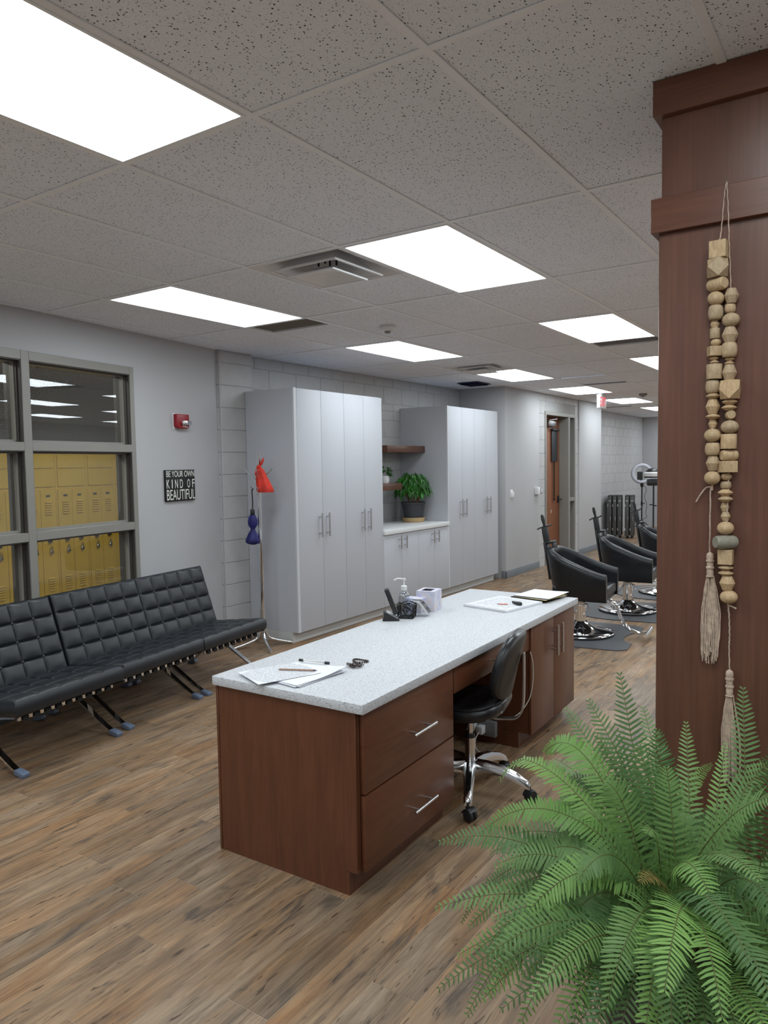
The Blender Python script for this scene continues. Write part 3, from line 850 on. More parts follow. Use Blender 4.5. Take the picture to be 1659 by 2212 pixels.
for (i, j), dpt in slots.items():
    x, y = cell(i, j)
    lab = {(-5, 2): 'tan linear return vent at the end of the ceiling light above the window', (-2, 4): 'grey linear vent at the far end of the light that touches the pillar',
           (-4, 6): 'thin linear ceiling vent near the exit sign', (-6, 10): 'thin far linear ceiling vent beside the end wall'}[(i, j)]
    if (i, j) == (-6, 10): x = -4.60; y = 14.4
    if (i, j) == (-4, 6): y = 9.98 - 0.08
    t = thing('return_vent', lab, 'air vent', (x, y, CEIL), 0, 'linear ceiling vents')
    mt = MAT['brown_shade'] if (i, j) == (-5, 2) else MAT['grey_plastic']
    z0 = 0.012 if (i, j) in ((-5, 2), (-2, 4)) else -0.006
    rbox('back_plate', mt, 0.014, TW - 0.014, 0.014, dpt - 0.005, z0 + 0.022, z0 + 0.026, t, 0)
    m = MB(); n = max(4, int(dpt / 0.03))
    for k in range(n):
        yy = 0.02 + (dpt - 0.035) * k / (n - 1)
        m.cbox((TW / 2, yy, z0 + 0.010), (TW - 0.03, 0.003, 0.022), Matrix.Rotation(0.5, 3, 'X'))
    m.build('louvre', mt, t)
    m = MB()
    for a in ((0.0125, TW - 0.0125, 0.0125, 0.02), (0.0125, TW - 0.0125, dpt - 0.006, dpt + 0.004), (0.0125, 0.02, 0.0125, dpt), (TW - 0.02, TW - 0.0125, 0.0125, dpt)): m.box(a[0], a[1], a[2], a[3], min(z0, 0.0), 0.012)
    m.build('rim', MAT['tee'], t)
def detector(x, y, label):
    t = thing('smoke_detector', label, 'smoke detector', (x, y, CEIL), 0, 'smoke detectors')
    m = MB(); m.lathe([(0.05, 0.006), (0.062, 0.004), (0.066, -0.010), (0.058, -0.026), (0.040, -0.034)], n=32); m.build('base', MAT['grey_plastic'] if y > 9 else MAT['white_plastic'], t, smooth=40)
    m = MB(); m.lathe([(0.024, -0.034), (0.024, -0.044), (0.016, -0.050)], n=20); m.build('sensor', MAT['grey_plastic'], t, smooth=40)
detector(-3.163, 4.776, 'round white smoke detector on the ceiling left of the middle light')
detector(-3.158, 12.06, 'tiny round smoke detector on the ceiling above the far right light')
t = thing('ceiling_register', 'dark blue ceiling register above the right tall white cabinets', 'air vent', (-4.50, 8.85, CEIL))
rbox('plate', MAT['blue_dark'], -0.15, 0.15, -0.2, 0.2, -0.008, 0.0, t, 0.002)
m = MB()
for k in range(7): m.cbox((0, -0.15 + k * 0.05, -0.014), (0.26, 0.03, 0.003), Matrix.Rotation(0.5, 3, 'X'))
m.build('louvre', MAT['blue_dark'], t)
t = thing('exit_sign', 'lit exit sign with red letters hanging from the ceiling', 'exit sign', (-3.66, 11.40, CEIL))
rbox('housing', MAT['white_plastic'], -0.025, 0.025, 0, 0.32, -0.225, -0.02, t, 0.004)
rbox('canopy', MAT['white_plastic'], -0.03, 0.03, 0.08, 0.24, -0.022, 0.0, t, 0.003)
me = text_mesh('EXIT', 0.03, 0.29, -0.195, -0.055); me.materials.append(MAT['exit_red'])
link('exit_letters', me, t, (0.0252, 0, 0), (0, 0, PI / 2))
# ================================================================== YELLOW LOCKERS IN THE CORRIDOR
def locker(y):
    p = WO + WN * -3.05 + WD * y
    t = link('locker', None, None, (p.x, p.y, 0), (0, 0, TH))
    W_ = 0.46
    rbox('body', MAT['locker'], -0.45, 0, 0.001, W_ - 0.001, 0, 1.83, t, 0.002, 1)
    for z0, z1 in ((1.425, 1.625), (1.645, 1.80)):
        rbox('box_door', MAT['locker'], 0, 0.014, 0.03, W_ - 0.03, z0, z1, t, 0.003, 1)
    for s in (0, 1):
        a = 0.022 + s * 0.21
        d = rbox('door', MAT['locker'], 0, 0.016, a, a + 0.205, 0.10, 1.385, t, 0.003, 1)
        c = a + 0.1025
        m = MB()
        for k in range(6):
            for zb in (1.10, 0.20):
                z = zb + k * 0.028
                m.add([(0.016, c - 0.045, z + 0.016), (0.016, c + 0.045, z + 0.016), (0.032, c + 0.045, z), (0.032, c - 0.045, z), (0.016, c + 0.045, z), (0.016, c - 0.045, z)], [(0, 1, 2, 3), (3, 2, 4, 5), (0, 3, 5), (1, 4, 2)])
        m.build('louvre', MAT['locker'], d)
        rbox('number_plate', MAT['grey_steel'], 0.0165, 0.0185, c - 0.03, c + 0.03, 1.305, 1.33, d, 0)
        rbox('latch', MAT['black_plastic'], 0.0165, 0.04, c - 0.028, c + 0.02, 0.77, 0.83, d, 0.004)
        m = MB(); m.lathe([(0.018, 0), (0.024, 0.006), (0.024, 0.018), (0.018, 0.024)], (0.018, c + 0.01, 0.655), 16, (1, 0, 0)); m.tube([(0.03, c - 0.004, 0.67), (0.03, c - 0.004, 0.71), (0.03, c + 0.01, 0.725), (0.03, c + 0.024, 0.71), (0.03, c + 0.024, 0.67)], 0.004, 6)
        m.build('padlock', MAT['grey_steel'], d, smooth=40)
    return t
proto = locker(0.41 - 0.46 * 6)
labs = []
lockers = [proto]
for k in range(1, 12):
    c = copy_tree(proto); p = WO + WN * -3.05 + WD * (0.41 + 0.46 * (k - 6)); c.location = (p.x, p.y, 0); lockers.append(c)
for k, o in enumerate(lockers):
    names = {6: 'yellow locker leftmost in the right window bay', 7: 'yellow locker in the middle of the right window bay', 8: 'yellow locker at the right edge of the right window bay',
             5: 'yellow locker seen behind the window mullion', 4: 'yellow locker seen in the left window bay at the picture edge'}
    tag(o, names.get(k, 'yellow corridor locker hidden beyond the window edges'), 'locker', 'yellow corridor lockers' if k in names else 'yellow corridor lockers out of view')

# ================================================================== SIGN, ALARM, SWITCHES
def wpos(x, y, z): return WO + WN * x + WD * y + Vector((0, 0, z))
t = thing('wall_sign', 'black sign reading be your own kind of beautiful on the plaster wall', 'sign', wpos(0, -0.53, 1.476), TH)
rbox('board', MAT['sign_black'], 0.0, 0.022, -0.182, 0.182, -0.130, 0.130, t, 0.002)
for s, z0, z1, a, b in (('BE YOUR OWN', 0.072, 0.122, -0.174, 0.176), ('KIND  OF', -0.022, 0.050, -0.174, 0.176), ('BEAUTIFUL', -0.120, -0.034, -0.174, 0.178)):
    if s.startswith('KIND'):
        # wide-spaced letters
        xs = [-0.174, -0.112, -0.072, -0.010, 0.082, 0.146]
        ws = [0.036, 0.010, 0.036, 0.036, 0.036, 0.030]
        for ch, xx, ww in zip('KINDOF', xs, ws):
            me = text_mesh(ch, xx, xx + ww, z0, z1); me.materials.append(MAT['lettering']); link('letter', me, t, (0.0222, 0, 0), (0, 0, PI / 2))
    else:
        me = text_mesh(s, a, b, z0, z1); me.materials.append(MAT['lettering']); link('lettering', me, t, (0.0222, 0, 0), (0, 0, PI / 2))
t = thing('fire_alarm', 'red fire alarm strobe with clear lens on the plaster wall', 'fire alarm', wpos(0, -0.497, 2.013), TH)
m = MB(); m.prism([(-0.077, 0.06), (-0.077, -0.045), (-0.055, -0.062), (0.055, -0.062), (0.077, -0.045), (0.077, 0.06)], 'x', 0, 0.045); m.build('housing', MAT['red'], t, 0.008, 3, 40)
rbox('back_plate', MAT['white_plastic'], 0, 0.004, -0.082, 0.082, -0.065, 0.066, t, 0.001)
m = MB(); m.box(0.045, 0.075, -0.035, 0.07, -0.030, 0.005); m.build('strobe_lens', MAT['chrome'], t, 0.006, 2, 40)
me = text_mesh('FIRE', -0.01, 0.055, -0.052, -0.034); me.materials.append(MAT['lettering']); link('lettering', me, t, (0.0453, 0, 0), (0, 0, PI / 2))
t = thing('light_switch', 'small white rocker switch on the plaster bump-out', 'switch', (-4.335, 9.646, 1.182))
rbox('plate', MAT['white_plastic'], 0, 0.008, -0.04, 0.04, -0.06, 0.06, t, 0.003)
rbox('cover', MAT['white_plastic'], 0.008, 0.035, -0.02, 0.03, -0.045, 0.03, t, 0.006)
t = thing('thermostat', 'grey and white thermostat box beside the brown door', 'thermostat', (-4.335, 10.55, 1.193))
rbox('box', MAT['white_plastic'], 0, 0.06, -0.055, 0.03, -0.055, 0.055, t, 0.004)
rbox('face', MAT['grey_plastic'], 0.0, 0.065, 0.0305, 0.085, -0.05, 0.05, t, 0.004)
rbox('display', MAT['white_plastic'], 0.0652, 0.067, 0.045, 0.075, -0.03, 0.035, t, 0)

# ================================================================== WHITE CABINETS
def handle_v(parent, x, y, z0, z1, mat=None, off=0.036, r=0.0085):
    m = MB(); m.cyl((x + off, y, z0), (x + off, y, z1), r, n=12)
    for z in (z0 + 0.035, z1 - 0.035): m.cyl((x, y, z), (x + off, y, z), r * 0.75, n=10)
    return m.build('handle', mat or MAT['steel'], parent, smooth=40)
CF = -4.37     # front of the doors
def cabinet(name, label, y0, ys, y1, z0, z1, hz, group, cat='cabinet', back=-5.049, filler=None):
    t = thing(name, label, cat, (0, 0, 0), 0, group)
    rbox('body', MAT['white_cab'], back, CF - 0.02, y0 + 0.0005, y1 - 0.0005, z0, z1, t, 0.001, 1)
    if filler: rbox('filler_strip', MAT['white_edge'], CF - 0.02, CF - 0.001, filler[0], filler[1], z0, z1, t, 0.001, 1)
    a = filler[1] if filler else y0
    for k, (p, q) in enumerate(((a, ys), (ys, y1))):
        d = rbox('door', MAT['white_cab'], CF - 0.0195, CF, p + 0.0018, q - 0.0018, z0 + 0.002, z1 - 0.006, t, 0.0012, 2)
        handle_v(d, CF, ys - 0.055 if k == 0 else ys + 0.055, *hz)
    rbox('toe_kick', MAT['toe'], back, CF - 0.075, y0 + 0.0005, y1 - 0.0005, 0.0, z0 - 0.0005, t, 0)
    return t
HZ = (0.955, 1.178)
cabinet('tall_cabinet', 'tall white double-door cabinet next to the coat rack', 5.06, 5.445, 5.80, 0.10, 2.325, HZ, 'tall white cabinets', back=-4.966, filler=(5.06, 5.098))
cabinet('tall_cabinet', 'tall white double-door cabinet left of the wooden shelves', 5.80, 6.13, 6.462, 0.10, 2.325, HZ, 'tall white cabinets')
cabinet('base_cabinet', 'low white double-door cabinet under the counter, left one', 6.462, 6.815, 7.172, 0.10, 0.872, (0.70, 0.838), 'low white cabinets')
cabinet('base_cabinet', 'low white double-door cabinet under the potted plant, right one', 7.172, 7.53, 7.88, 0.10, 0.872, (0.70, 0.838), 'low white cabinets')
cabinet('tall_cabinet', 'tall white double-door cabinet right of the potted plant', 7.88, 8.245, 8.587, 0.10, 2.325, HZ, 'tall white cabinets', filler=(7.88, 7.91))
cabinet('tall_cabinet', 'tall white double-door cabinet against the plaster bump-out', 8.587, 8.936, 9.285, 0.10, 2.325, HZ, 'tall white cabinets')
tag(rbox('countertop', MAT['counter_white'], -5.049, CF + 0.02, 6.4635, 7.8785, 0.8725, 0.922, None, 0.003), 'white countertop under the potted plant', 'countertop')
for z, lab, y0, y1 in ((1.765, 'upper floating dark wood shelf between the tall cabinets', 7.04, 7.878), (1.325, 'lower floating dark wood shelf carrying the small plant', 6.464, 7.34)):
    tag(rbox('wall_shelf', MAT['shelf_wood'], -5.049, -4.69, y0, y1, z, z + 0.08, None, 0.003), lab, 'shelf', 'floating wood shelves')

# ---- potted plants
leaf = MB()
def leaf_shape(m, L, W_, droop=0.25, n=5):
    vs = []; fs = []
    for i in range(n + 1):
        t = i / n; w = W_ * math.sin(PI * min(1, t * 0.93 + 0.05)) ** 0.8 * (1 - 0.3 * t); z = -droop * L * t * t
        vs += [(L * t, -w, z + w * 0.25), (L * t, 0, z - 0.002), (L * t, w, z + w * 0.25)]
    for i in range(n):
        b = i * 3
        fs += [(b, b + 3, b + 4, b + 1), (b + 1, b + 4, b + 5, b + 2)]
    m.add(vs, fs)
leaf_shape(leaf, 0.13, 0.026, 0.45)
leaf_me = leaf.mesh('leaf', MAT['leaf'], smooth=60, fix=False)
t = thing('potted_plant', 'bushy green plant in a dark pot with tan saucer on the white counter', 'plant', (-4.74, 7.67, 0.9225))
m = MB(); m.lathe([(0.0, 0.0), (0.125, 0.0), (0.135, 0.055), (0.14, 0.055), (0.13, 0.004), (0.0, 0.008)], n=32, caps=False); m.build('saucer', MAT['terracotta'], t, smooth=40)
m = MB(); m.lathe([(0.0, 0.009), (0.108, 0.009), (0.140, 0.215), (0.148, 0.215), (0.150, 0.24), (0.142, 0.24), (0.138, 0.215)], n=32, caps=False); m.build('pot', MAT['pot_dark'], t, smooth=40)
m = MB(); m.cyl((0, 0, 0.20), (0, 0, 0.213), 0.136, n=24); m.build('soil', MAT['soil'], t)
rg = random.Random(5)
for k in range(7):
    a = rg.uniform(0, 2 * PI); b = (0.16 * math.cos(a), 0.16 * math.sin(a), rg.uniform(0.36, 0.5))
    m = MB(); m.tube(crom([(0.05 * math.cos(a), 0.05 * math.sin(a), 0.2), (0.08 * math.cos(a + 0.4), 0.08 * math.sin(a + 0.4), 0.3), b], 5), 0.006, 6); m.build('stem', MAT['stem'], t, smooth=40)
for k in range(270):
    a = rg.uniform(0, 2 * PI); u = rg.uniform(-0.55, 1); r = 0.20
    s = math.sqrt(1 - min(1, abs(u)) ** 2)
    rr = rg.uniform(0.72, 1.0)
    p = Vector((r * s * math.cos(a) * rr, r * s * math.sin(a) * rr * 1.0 - 0.02, 0.445 + u * 0.175 * rr))
    if p.y > 0.10: p.y = 0.10 - rg.uniform(0, 0.05)
    o = link('leaf', leaf_me, t, p, Euler((rg.uniform(-0.4, 0.4), rg.uniform(0.3, 1.25), a + rg.uniform(-0.9, 0.9))))
    o.scale = (rg.uniform(0.55, 0.9),) * 3
t = thing('small_plant', 'small leafy plant in a white pot on the lower shelf', 'plant', (-4.83, 7.19, 1.4055))
m = MB(); m.lathe([(0.0, 0), (0.04, 0), (0.052, 0.03), (0.05, 0.085), (0.044, 0.085), (0.044, 0.07), (0.0, 0.07)], n=24, caps=False); m.build('pot', MAT['white_plastic'], t, smooth=40)
sl = MB(); leaf_shape(sl, 0.055, 0.014, 0.2, 4); sl_me = sl.mesh('leaf', MAT['leaf'], smooth=60, fix=False)
for k in range(70):
    a = rg.uniform(0, 2 * PI); h = rg.uniform(0, 1)
    r = 0.03 + 0.035 * math.sin(PI * (0.25 + 0.7 * h))
    link('leaf', sl_me, t, (r * math.cos(a) * 0.7, r * math.sin(a) * 0.7, 0.075 + h * 0.11), Euler((rg.uniform(-.3, .3), rg.uniform(-1.1, 0.1), a)))

# ================================================================== LEATHER LOUNGE CHAIRS
BW = 0.742
def cushion(m, W_, L_, T_, nu, nv, puff=0.014, edge=0.022):
    """tufted cushion: x across (-W/2..W/2), y along (0..L), top face up (+z), thickness T below"""
    NU, NV = nu * 22, nv * 22
    def top(u, v):
        x = (u - 0.5) * W_; y = v * L_
        fu = abs(math.sin(PI * u * nu)); fv = abs(math.sin(PI * v * nv))
        z = puff * ((fu ** 0.7) * (fv ** 0.7)) - puff * 0.35
        gu = math.exp(-(fu / 0.16) ** 2) if 0.02 < u < 0.98 else 0; gv = math.exp(-(fv / 0.16) ** 2) if 0.02 < v < 0.98 else 0
        z -= 0.008 * max(gu, gv) + 0.006 * gu * gv
        d = min(u * W_, (1 - u) * W_, v * L_, (1 - v) * L_)
        if d < edge: z = z * (d / edge) - edge * 0.55 * (1 - math.sqrt(max(0, 1 - (1 - d / edge) ** 2)))
        return (x, y, z)
    m.grid(top, NU, NV)
    b = len(m.v)
    # side skirt and bottom
    ring = []
    for i in range(NU + 1): ring.append(top(i / NU, 0))
    for j in range(1, NV + 1): ring.append(top(1, j / NV))
    for i in range(NU - 1, -1, -1): ring.append(top(i / NU, 1))
    for j in range(NV - 1, 0, -1): ring.append(top(0, j / NV))
    n = len(ring); vs = []
    for lv, (ins, z) in enumerate(((0, None), (-0.006, -0.022), (-0.008, -T_ * 0.55), (-0.002, -T_ + 0.012), (0.012, -T_))):
        for (x, y, zz) in ring:
            cx, cy = 0, L_ / 2
            sx = (abs(x) - ins) / max(abs(x), 1e-6) if abs(abs(x) - W_ / 2) < 1e-4 else 1
            yy = y - cy; sy = (abs(yy) - ins) / max(abs(yy), 1e-6) if abs(abs(yy) - L_ / 2) < 1e-4 else 1
            vs.append((x * sx, cy + yy * sy, zz if z is None else z))
    fs = []
    for l in range(4):
        for i in range(n):
            k = (i + 1) % n
            fs.append((l * n + i, (l + 1) * n + i, (l + 1) * n + k, l * n + k))
    fs.append(tuple(range(4 * n, 5 * n)))
    m.add(vs, fs)
def lounge_chair():
    """local: origin on the floor under the middle of the front edge; -x is back"""
    t = link('lounge_chair', None)
    HWF = BW / 2 - 0.046
    for s in (-1, 1):
        y = s * HWF
        a1 = crom([(0.0, y, 0.006), (-0.09, y, 0.045), (-0.24, y, 0.135), (-0.42, y, 0.25), (-0.545, y, 0.375), (-0.64, y, 0.55), (-0.70, y, 0.75)], 6)
        a2 = crom([(-0.03, y, 0.318), (-0.14, y, 0.300), (-0.28, y, 0.262), (-0.42, y, 0.205), (-0.56, y, 0.125), (-0.70, y, 0.006)], 6)
        m = MB(); m.bar(a1, 0.034, 0.012, (0, 1, 0)); m.bar(a2, 0.034, 0.012, (0, 1, 0))
        f = m.build('side_frame', MAT['chrome'], t, smooth=40)
        for px, rot in ((-0.016, 0.42), (-0.69, -0.55)):
            m = MB(); m.cbox((px, y, 0.016), (0.075, 0.045, 0.028), Matrix.Rotation(rot * 0.5, 3, 'Y')); m.build('foot_protector', MAT['blue_protector'], f, 0.005, 2, 40)
    m = MB(); m.box(-0.035, -0.024, -HWF, HWF, 0.296, 0.318); m.build('front_rail', MAT['chrome'], t, 0.001, 1)
    m = MB(); m.box(-0.56, -0.548, -HWF, HWF, 0.245, 0.266); m.build('rear_rail', MAT['chrome'], t, 0.001, 1)
    m = MB(); m.box(-0.71, -0.698, -HWF, HWF, 0.725, 0.745); m.build('top_rail', MAT['chrome'], t, 0.001, 1)
    for k in range(9):
        y = -HWF + 0.042 + k * (2 * HWF - 0.084) / 8
        m = MB()
        m.bar([(-0.018, y, 0.288), (-0.016, y, 0.308), (-0.03, y, 0.326), (-0.28, y, 0.292), (-0.545, y, 0.272)], 0.036, 0.004, (0, 1, 0))
        m.build('strap', MAT['black_matt'], t)
    for k in range(9):
        y = -HWF + 0.042 + k * (2 * HWF - 0.084) / 8
        m = MB(); m.bar([(-0.535, y, 0.31), (-0.62, y, 0.52), (-0.70, y, 0.745)], 0.036, 0.004, (0, 1, 0)); m.build('back_strap', MAT['black_matt'], t)
    # seat cushion: from back to front, rising to the front
    m = MB(); cushion(m, BW - 0.006, 0.53, 0.098, 5, 4, 0.007)
    se = m.build('seat_cushion', MAT['leather'], t, smooth=50)
    se.matrix_local = Matrix.Translation((0.012, 0, 0.428)) @ Matrix.Rotation(math.radians(-6.5), 4, 'Y') @ Matrix.Rotation(PI / 2, 4, 'Z')
    # back cushion
    m = MB(); cushion(m, BW - 0.010, 0.485, 0.095, 5, 4)
    bk = m.build('back_cushion', MAT['leather'], t, smooth=50)
    bk.matrix_local = Matrix.Translation((-0.445, 0, 0.355)) @ Matrix.Rotation(math.radians(71), 4, 'Y') @ Matrix.Rotation(PI / 2, 4, 'Z')
    bt = MB(); bt.lathe([(0.0105, -0.004), (0.0105, 0.001), (0.007, 0.004), (0.0, 0.005)], n=12, caps=False)
    bme = bt.mesh('button', MAT['leather'], smooth=50)
    for cu, L_ in ((bk, 0.485), (se, 0.53)):
        for i in range(1, 5):
            for j in range(1, 4):
                link('button', bme, cu, ((i / 5 - 0.5) * (BW - 0.008), j / 4 * L_, -0.012 if cu is bk else -0.012))
    return t
lc = lounge_chair()
fr_pts = [Vector((-3.751, 2.058, 0)), Vector((-3.852, 2.803, 0)), Vector((-3.942, 3.52, 0)), Vector((-4.047, 4.272, 0))]
lab3 = ['black tufted leather lounge chair cut off at the left picture edge', 'black tufted leather lounge chair in the middle of the row of three', 'black tufted leather lounge chair nearest the coat rack']
base_dir = (fr_pts[3] - fr_pts[0]).normalized()
rz = math.atan2(-base_dir.x, base_dir.y)
cts = []
for k in range(3):
    o = lc if k == 0 else copy_tree(lc)
    c = (fr_pts[k] + fr_pts[k + 1]) / 2
    if k == 0: c = c + Vector((base_dir.y, -base_dir.x, 0)) * 0.02 - base_dir * 0.028
    o.location = c; o.rotation_euler = (0, 0, rz + (0, 0.0, 0.01)[k])
    tag(o, lab3[k], 'chair', 'black leather lounge chairs')

# ================================================================== COAT RACK WITH BAG AND UMBRELLA
RX, RY = -4.588, 4.822
t = thing('coat_rack', 'chrome coat rack standing beside the tall white cabinet', 'coat rack', (RX, RY, 0))
m = MB()
m.cyl((0, 0, 0.16), (0, 0, 1.74), 0.020, n=16)
m.build('pole', MAT['chrome'], t, smooth=40)
m = MB(); m.cyl((0, 0, 1.68), (0, 0, 1.745), 0.024, n=16); m.build('pole_cap', MAT['chrome'], t, smooth=40)
for a in range(4):
    th = a * PI / 2 + math.radians(-32)
    c, s = math.cos(th), math.sin(th)
    P = lambda r, z: (r * c, r * s, z)
    m = MB(); m.tube(crom([P(0.014, 0.34), P(0.02, 0.18), P(0.05, 0.09), P(0.13, 0.05), P(0.265, 0.014)], 7), 0.0125, 10); m.build('leg', MAT['chrome'], t, smooth=40)
    th = a * PI / 2 + math.radians(34); c, s = math.cos(th), math.sin(th)
    m = MB()
    m.tube(crom([P(0.12, 1.60), P(0.06, 1.545), P(0.026, 1.50), P(0.023, 1.45)], 6), 0.006, 8)
    m.tube(crom([P(0.019, 1.47), P(0.022, 1.43), P(0.045, 1.408), P(0.066, 1.425), P(0.07, 1.445)], 6), 0.006, 8)
    m.build('hook', MAT['chrome'], t, smooth=40)
def cloth_bag(name, prof, mat, parent, loc, folds=7, amp=0.18, lean=(0, 0), seed=1):
    rr = random.Random(seed); ph = rr.uniform(0, 6)
    zs = [z for r, z in prof]; z0, z1 = min(zs), max(zs)
    m = MB(); n = 40
    vs = []
    for r, z in prof:
        f = (z1 - z) / (z1 - z0)
        for i in range(n):
            a = 2 * PI * i / n
            k = 1 + amp * math.sin(folds * a + ph + 2 * f) + amp * 0.5 * math.sin((folds * 2 + 1) * a - 3 * f)
            vs.append((lean[0] * f + r * math.cos(a) * k, lean[1] * f + r * math.sin(a) * k * 0.7, z))
    fs = [(j * n + i, j * n + (i + 1) % n, (j + 1) * n + (i + 1) % n, (j + 1) * n + i) for j in range(len(prof) - 1) for i in range(n)]
    fs += [tuple(range(n)), tuple(range((len(prof) - 1) * n, len(prof) * n))]
    m.add(vs, fs)
    o = m.build(name, mat, parent, smooth=60); o.location = loc; return o
# the axis across the picture here
AX = Vector((0.829, 0.558, 0))
t = thing('red_bag', 'red cloth bag with knotted top hanging on the coat rack', 'bag', (RX + AX.x * 0.05, RY + AX.y * 0.05 - 0.035, 1.46), math.atan2(AX.y, AX.x))
cloth_bag('bag_body', [(0.012, 0.145), (0.026, 0.135), (0.034, 0.115), (0.044, 0.07), (0.056, 0.02), (0.066, -0.03), (0.072, -0.065), (0.066, -0.075)], MAT['red_cloth'], t, (-0.02, 0, 0.01), 6, 0.10, (0.05, 0), 3)
m = MB(); m.lathe([(0.006, -0.02), (0.02, -0.008), (0.022, 0.008), (0.008, 0.02)], (-0.022, 0, 0.16), 14); m.build('knot', MAT['red_cloth'], t, smooth=60)
m = MB(); m.lathe([(0.008, 0.0), (0.022, 0.022), (0.024, 0.05), (0.004, 0.085)], (-0.012, 0, 0.165), 12, (0.45, 0, 1), sy=0.5); m.build('bag_ear', MAT['red_cloth'], t, smooth=60)
m = MB(); m.lathe([(0.006, 0.0), (0.013, 0.02), (0.016, 0.06), (0.004, 0.085)], (-0.038, 0, 0.165), 12, (-0.25, 0, -1), sy=0.5); m.build('bag_ear', MAT['red_cloth'], t, smooth=60)
t = thing('umbrella', 'folded dark blue umbrella hanging from the coat rack by its strap', 'umbrella', (RX - AX.x * 0.052, RY - AX.y * 0.052 - 0.02, 1.0), math.atan2(AX.y, AX.x))
m = MB(); m.bar([(0, 0, 0.235), (0.004, 0, 0.30), (0.0, 0, 0.41), (0.008, 0, 0.43), (0.012, 0, 0.42)], 0.010, 0.003, (1, 0, 0)); m.build('strap', MAT['black_matt'], t)
m = MB(); m.cyl((0, 0, 0.195), (0, 0, 0.245), 0.021, 0.019, n=16); m.build('handle', MAT['black_plastic'], t, 0.003, 2, 40)
cloth_bag('canopy', [(0.016, 0.205), (0.030, 0.18), (0.041, 0.145), (0.039, 0.11), (0.030, 0.09), (0.019, 0.075), (0.020, 0.06), (0.036, 0.03), (0.052, -0.01), (0.060, -0.035), (0.054, -0.055), (0.022, -0.07)], MAT['blue_cloth'], t, (0, 0, 0), 5, 0.13, (0, 0), 9)
# ================================================================== DESK ISLAND
IO = Vector((-1.544, 2.128, 0)); IR = math.radians(1.2)
def ipos(x, y, z=0.0): return IO + Matrix.Rotation(IR, 3, 'Z') @ Vector((x, y, z))
def ithing(name, label, cat, x=0, y=0, z=0, rz=0, group=None): return thing(name, label, cat, ipos(x, y, z), IR + rz, group)
t = ithing('desk_worktop', 'speckled white stone worktop of the long desk', 'worktop')
rbox('slab', MAT['quartz'], -0.765, 0.0, 0.0, 2.445, 0.712, 0.75, t, 0.003, 2)
def bar_h(parent, x, y0, y1, z, r=0.0062, off=0.036):
    m = MB(); m.cyl((x + off, y0, z), (x + off, y1, z), r, n=14)
    for y in (y0 + 0.035, y1 - 0.035): m.cyl((x, y, z), (x + off, y, z), r * 0.7, n=10)
    return m.build('handle', MAT['steel'], parent, smooth=40)
XF = -0.022      # door and drawer faces
DT = 0.02
# drawer pedestal with the near end panel
t = ithing('drawer_pedestal', 'cherry wood two-drawer pedestal at the near end of the desk', 'drawer unit')
m = MB(); m.prism([(-0.745, 0.0), (-0.100, 0.0), (-0.100, 0.092), (-0.045, 0.092), (-0.045, 0.711), (-0.745, 0.711)], 'y', 0.015, 0.034); m.build('end_panel', MAT['cherry'], t, 0.0012, 1, 40)
rbox('back_trim', MAT['cherry'], -0.757, -0.7455, 0.012, 0.75, 0.0, 0.711, t, 0.001, 1)
rbox('carcass', MAT['cherry'], -0.745, XF - DT - 0.003, 0.0345, 0.752, 0.094, 0.711, t, 0.001, 1)
rbox('toe_kick', MAT['cherry'], -0.70, -0.084, 0.0155, 0.752, 0.0, 0.091, t, 0)
for z0, z1, hz in ((0.394, 0.704, 0.527), (0.095, 0.386, 0.207)):
    d = rbox('drawer', MAT['cherry_h'], XF - DT, XF, 0.038, 0.752, z0, z1, t, 0.0025, 2)
    bar_h(d, XF, 0.345, 0.53, hz)
# knee space
t = ithing('knee_space_drawer', 'shallow cherry wood pencil drawer over the knee space of the desk', 'drawer')
d = rbox('drawer_front', MAT['cherry_h'], XF - 0.03, XF - 0.008, 0.775, 1.688, 0.575, 0.694, t, 0.0025, 2)
bar_h(d, XF - 0.008, 1.16, 1.33, 0.635)
rbox('drawer_box', MAT['cherry'], -0.45, XF - 0.031, 0.79, 1.675, 0.60, 0.70, t, 0)
rbox('modesty_panel', MAT['cherry'], -0.745, -0.725, 0.753, 1.690, 0.0, 0.711, t, 0.001, 1)
# door cabinet
t = ithing('door_cabinet', 'cherry wood double-door cabinet at the far end of the desk', 'cabinet')
rbox('carcass', MAT['cherry'], -0.745, XF - DT - 0.001, 1.6915, 2.43, 0.092, 0.711, t, 0.001, 1)
rbox('toe_kick', MAT['cherry'], -0.745, -0.10, 1.6915, 2.43, 0.0, 0.0915, t, 0)
for k, (a, b) in enumerate(((1.694, 2.058), (2.061, 2.43))):
    d = rbox('door', MAT['cherry'], XF - DT, XF, a, b, 0.085, 0.704, t, 0.0025, 2)
    handle_v(d, XF, 2.03 if k == 0 else 2.115, 0.475, 0.655, MAT['steel'], 0.036)

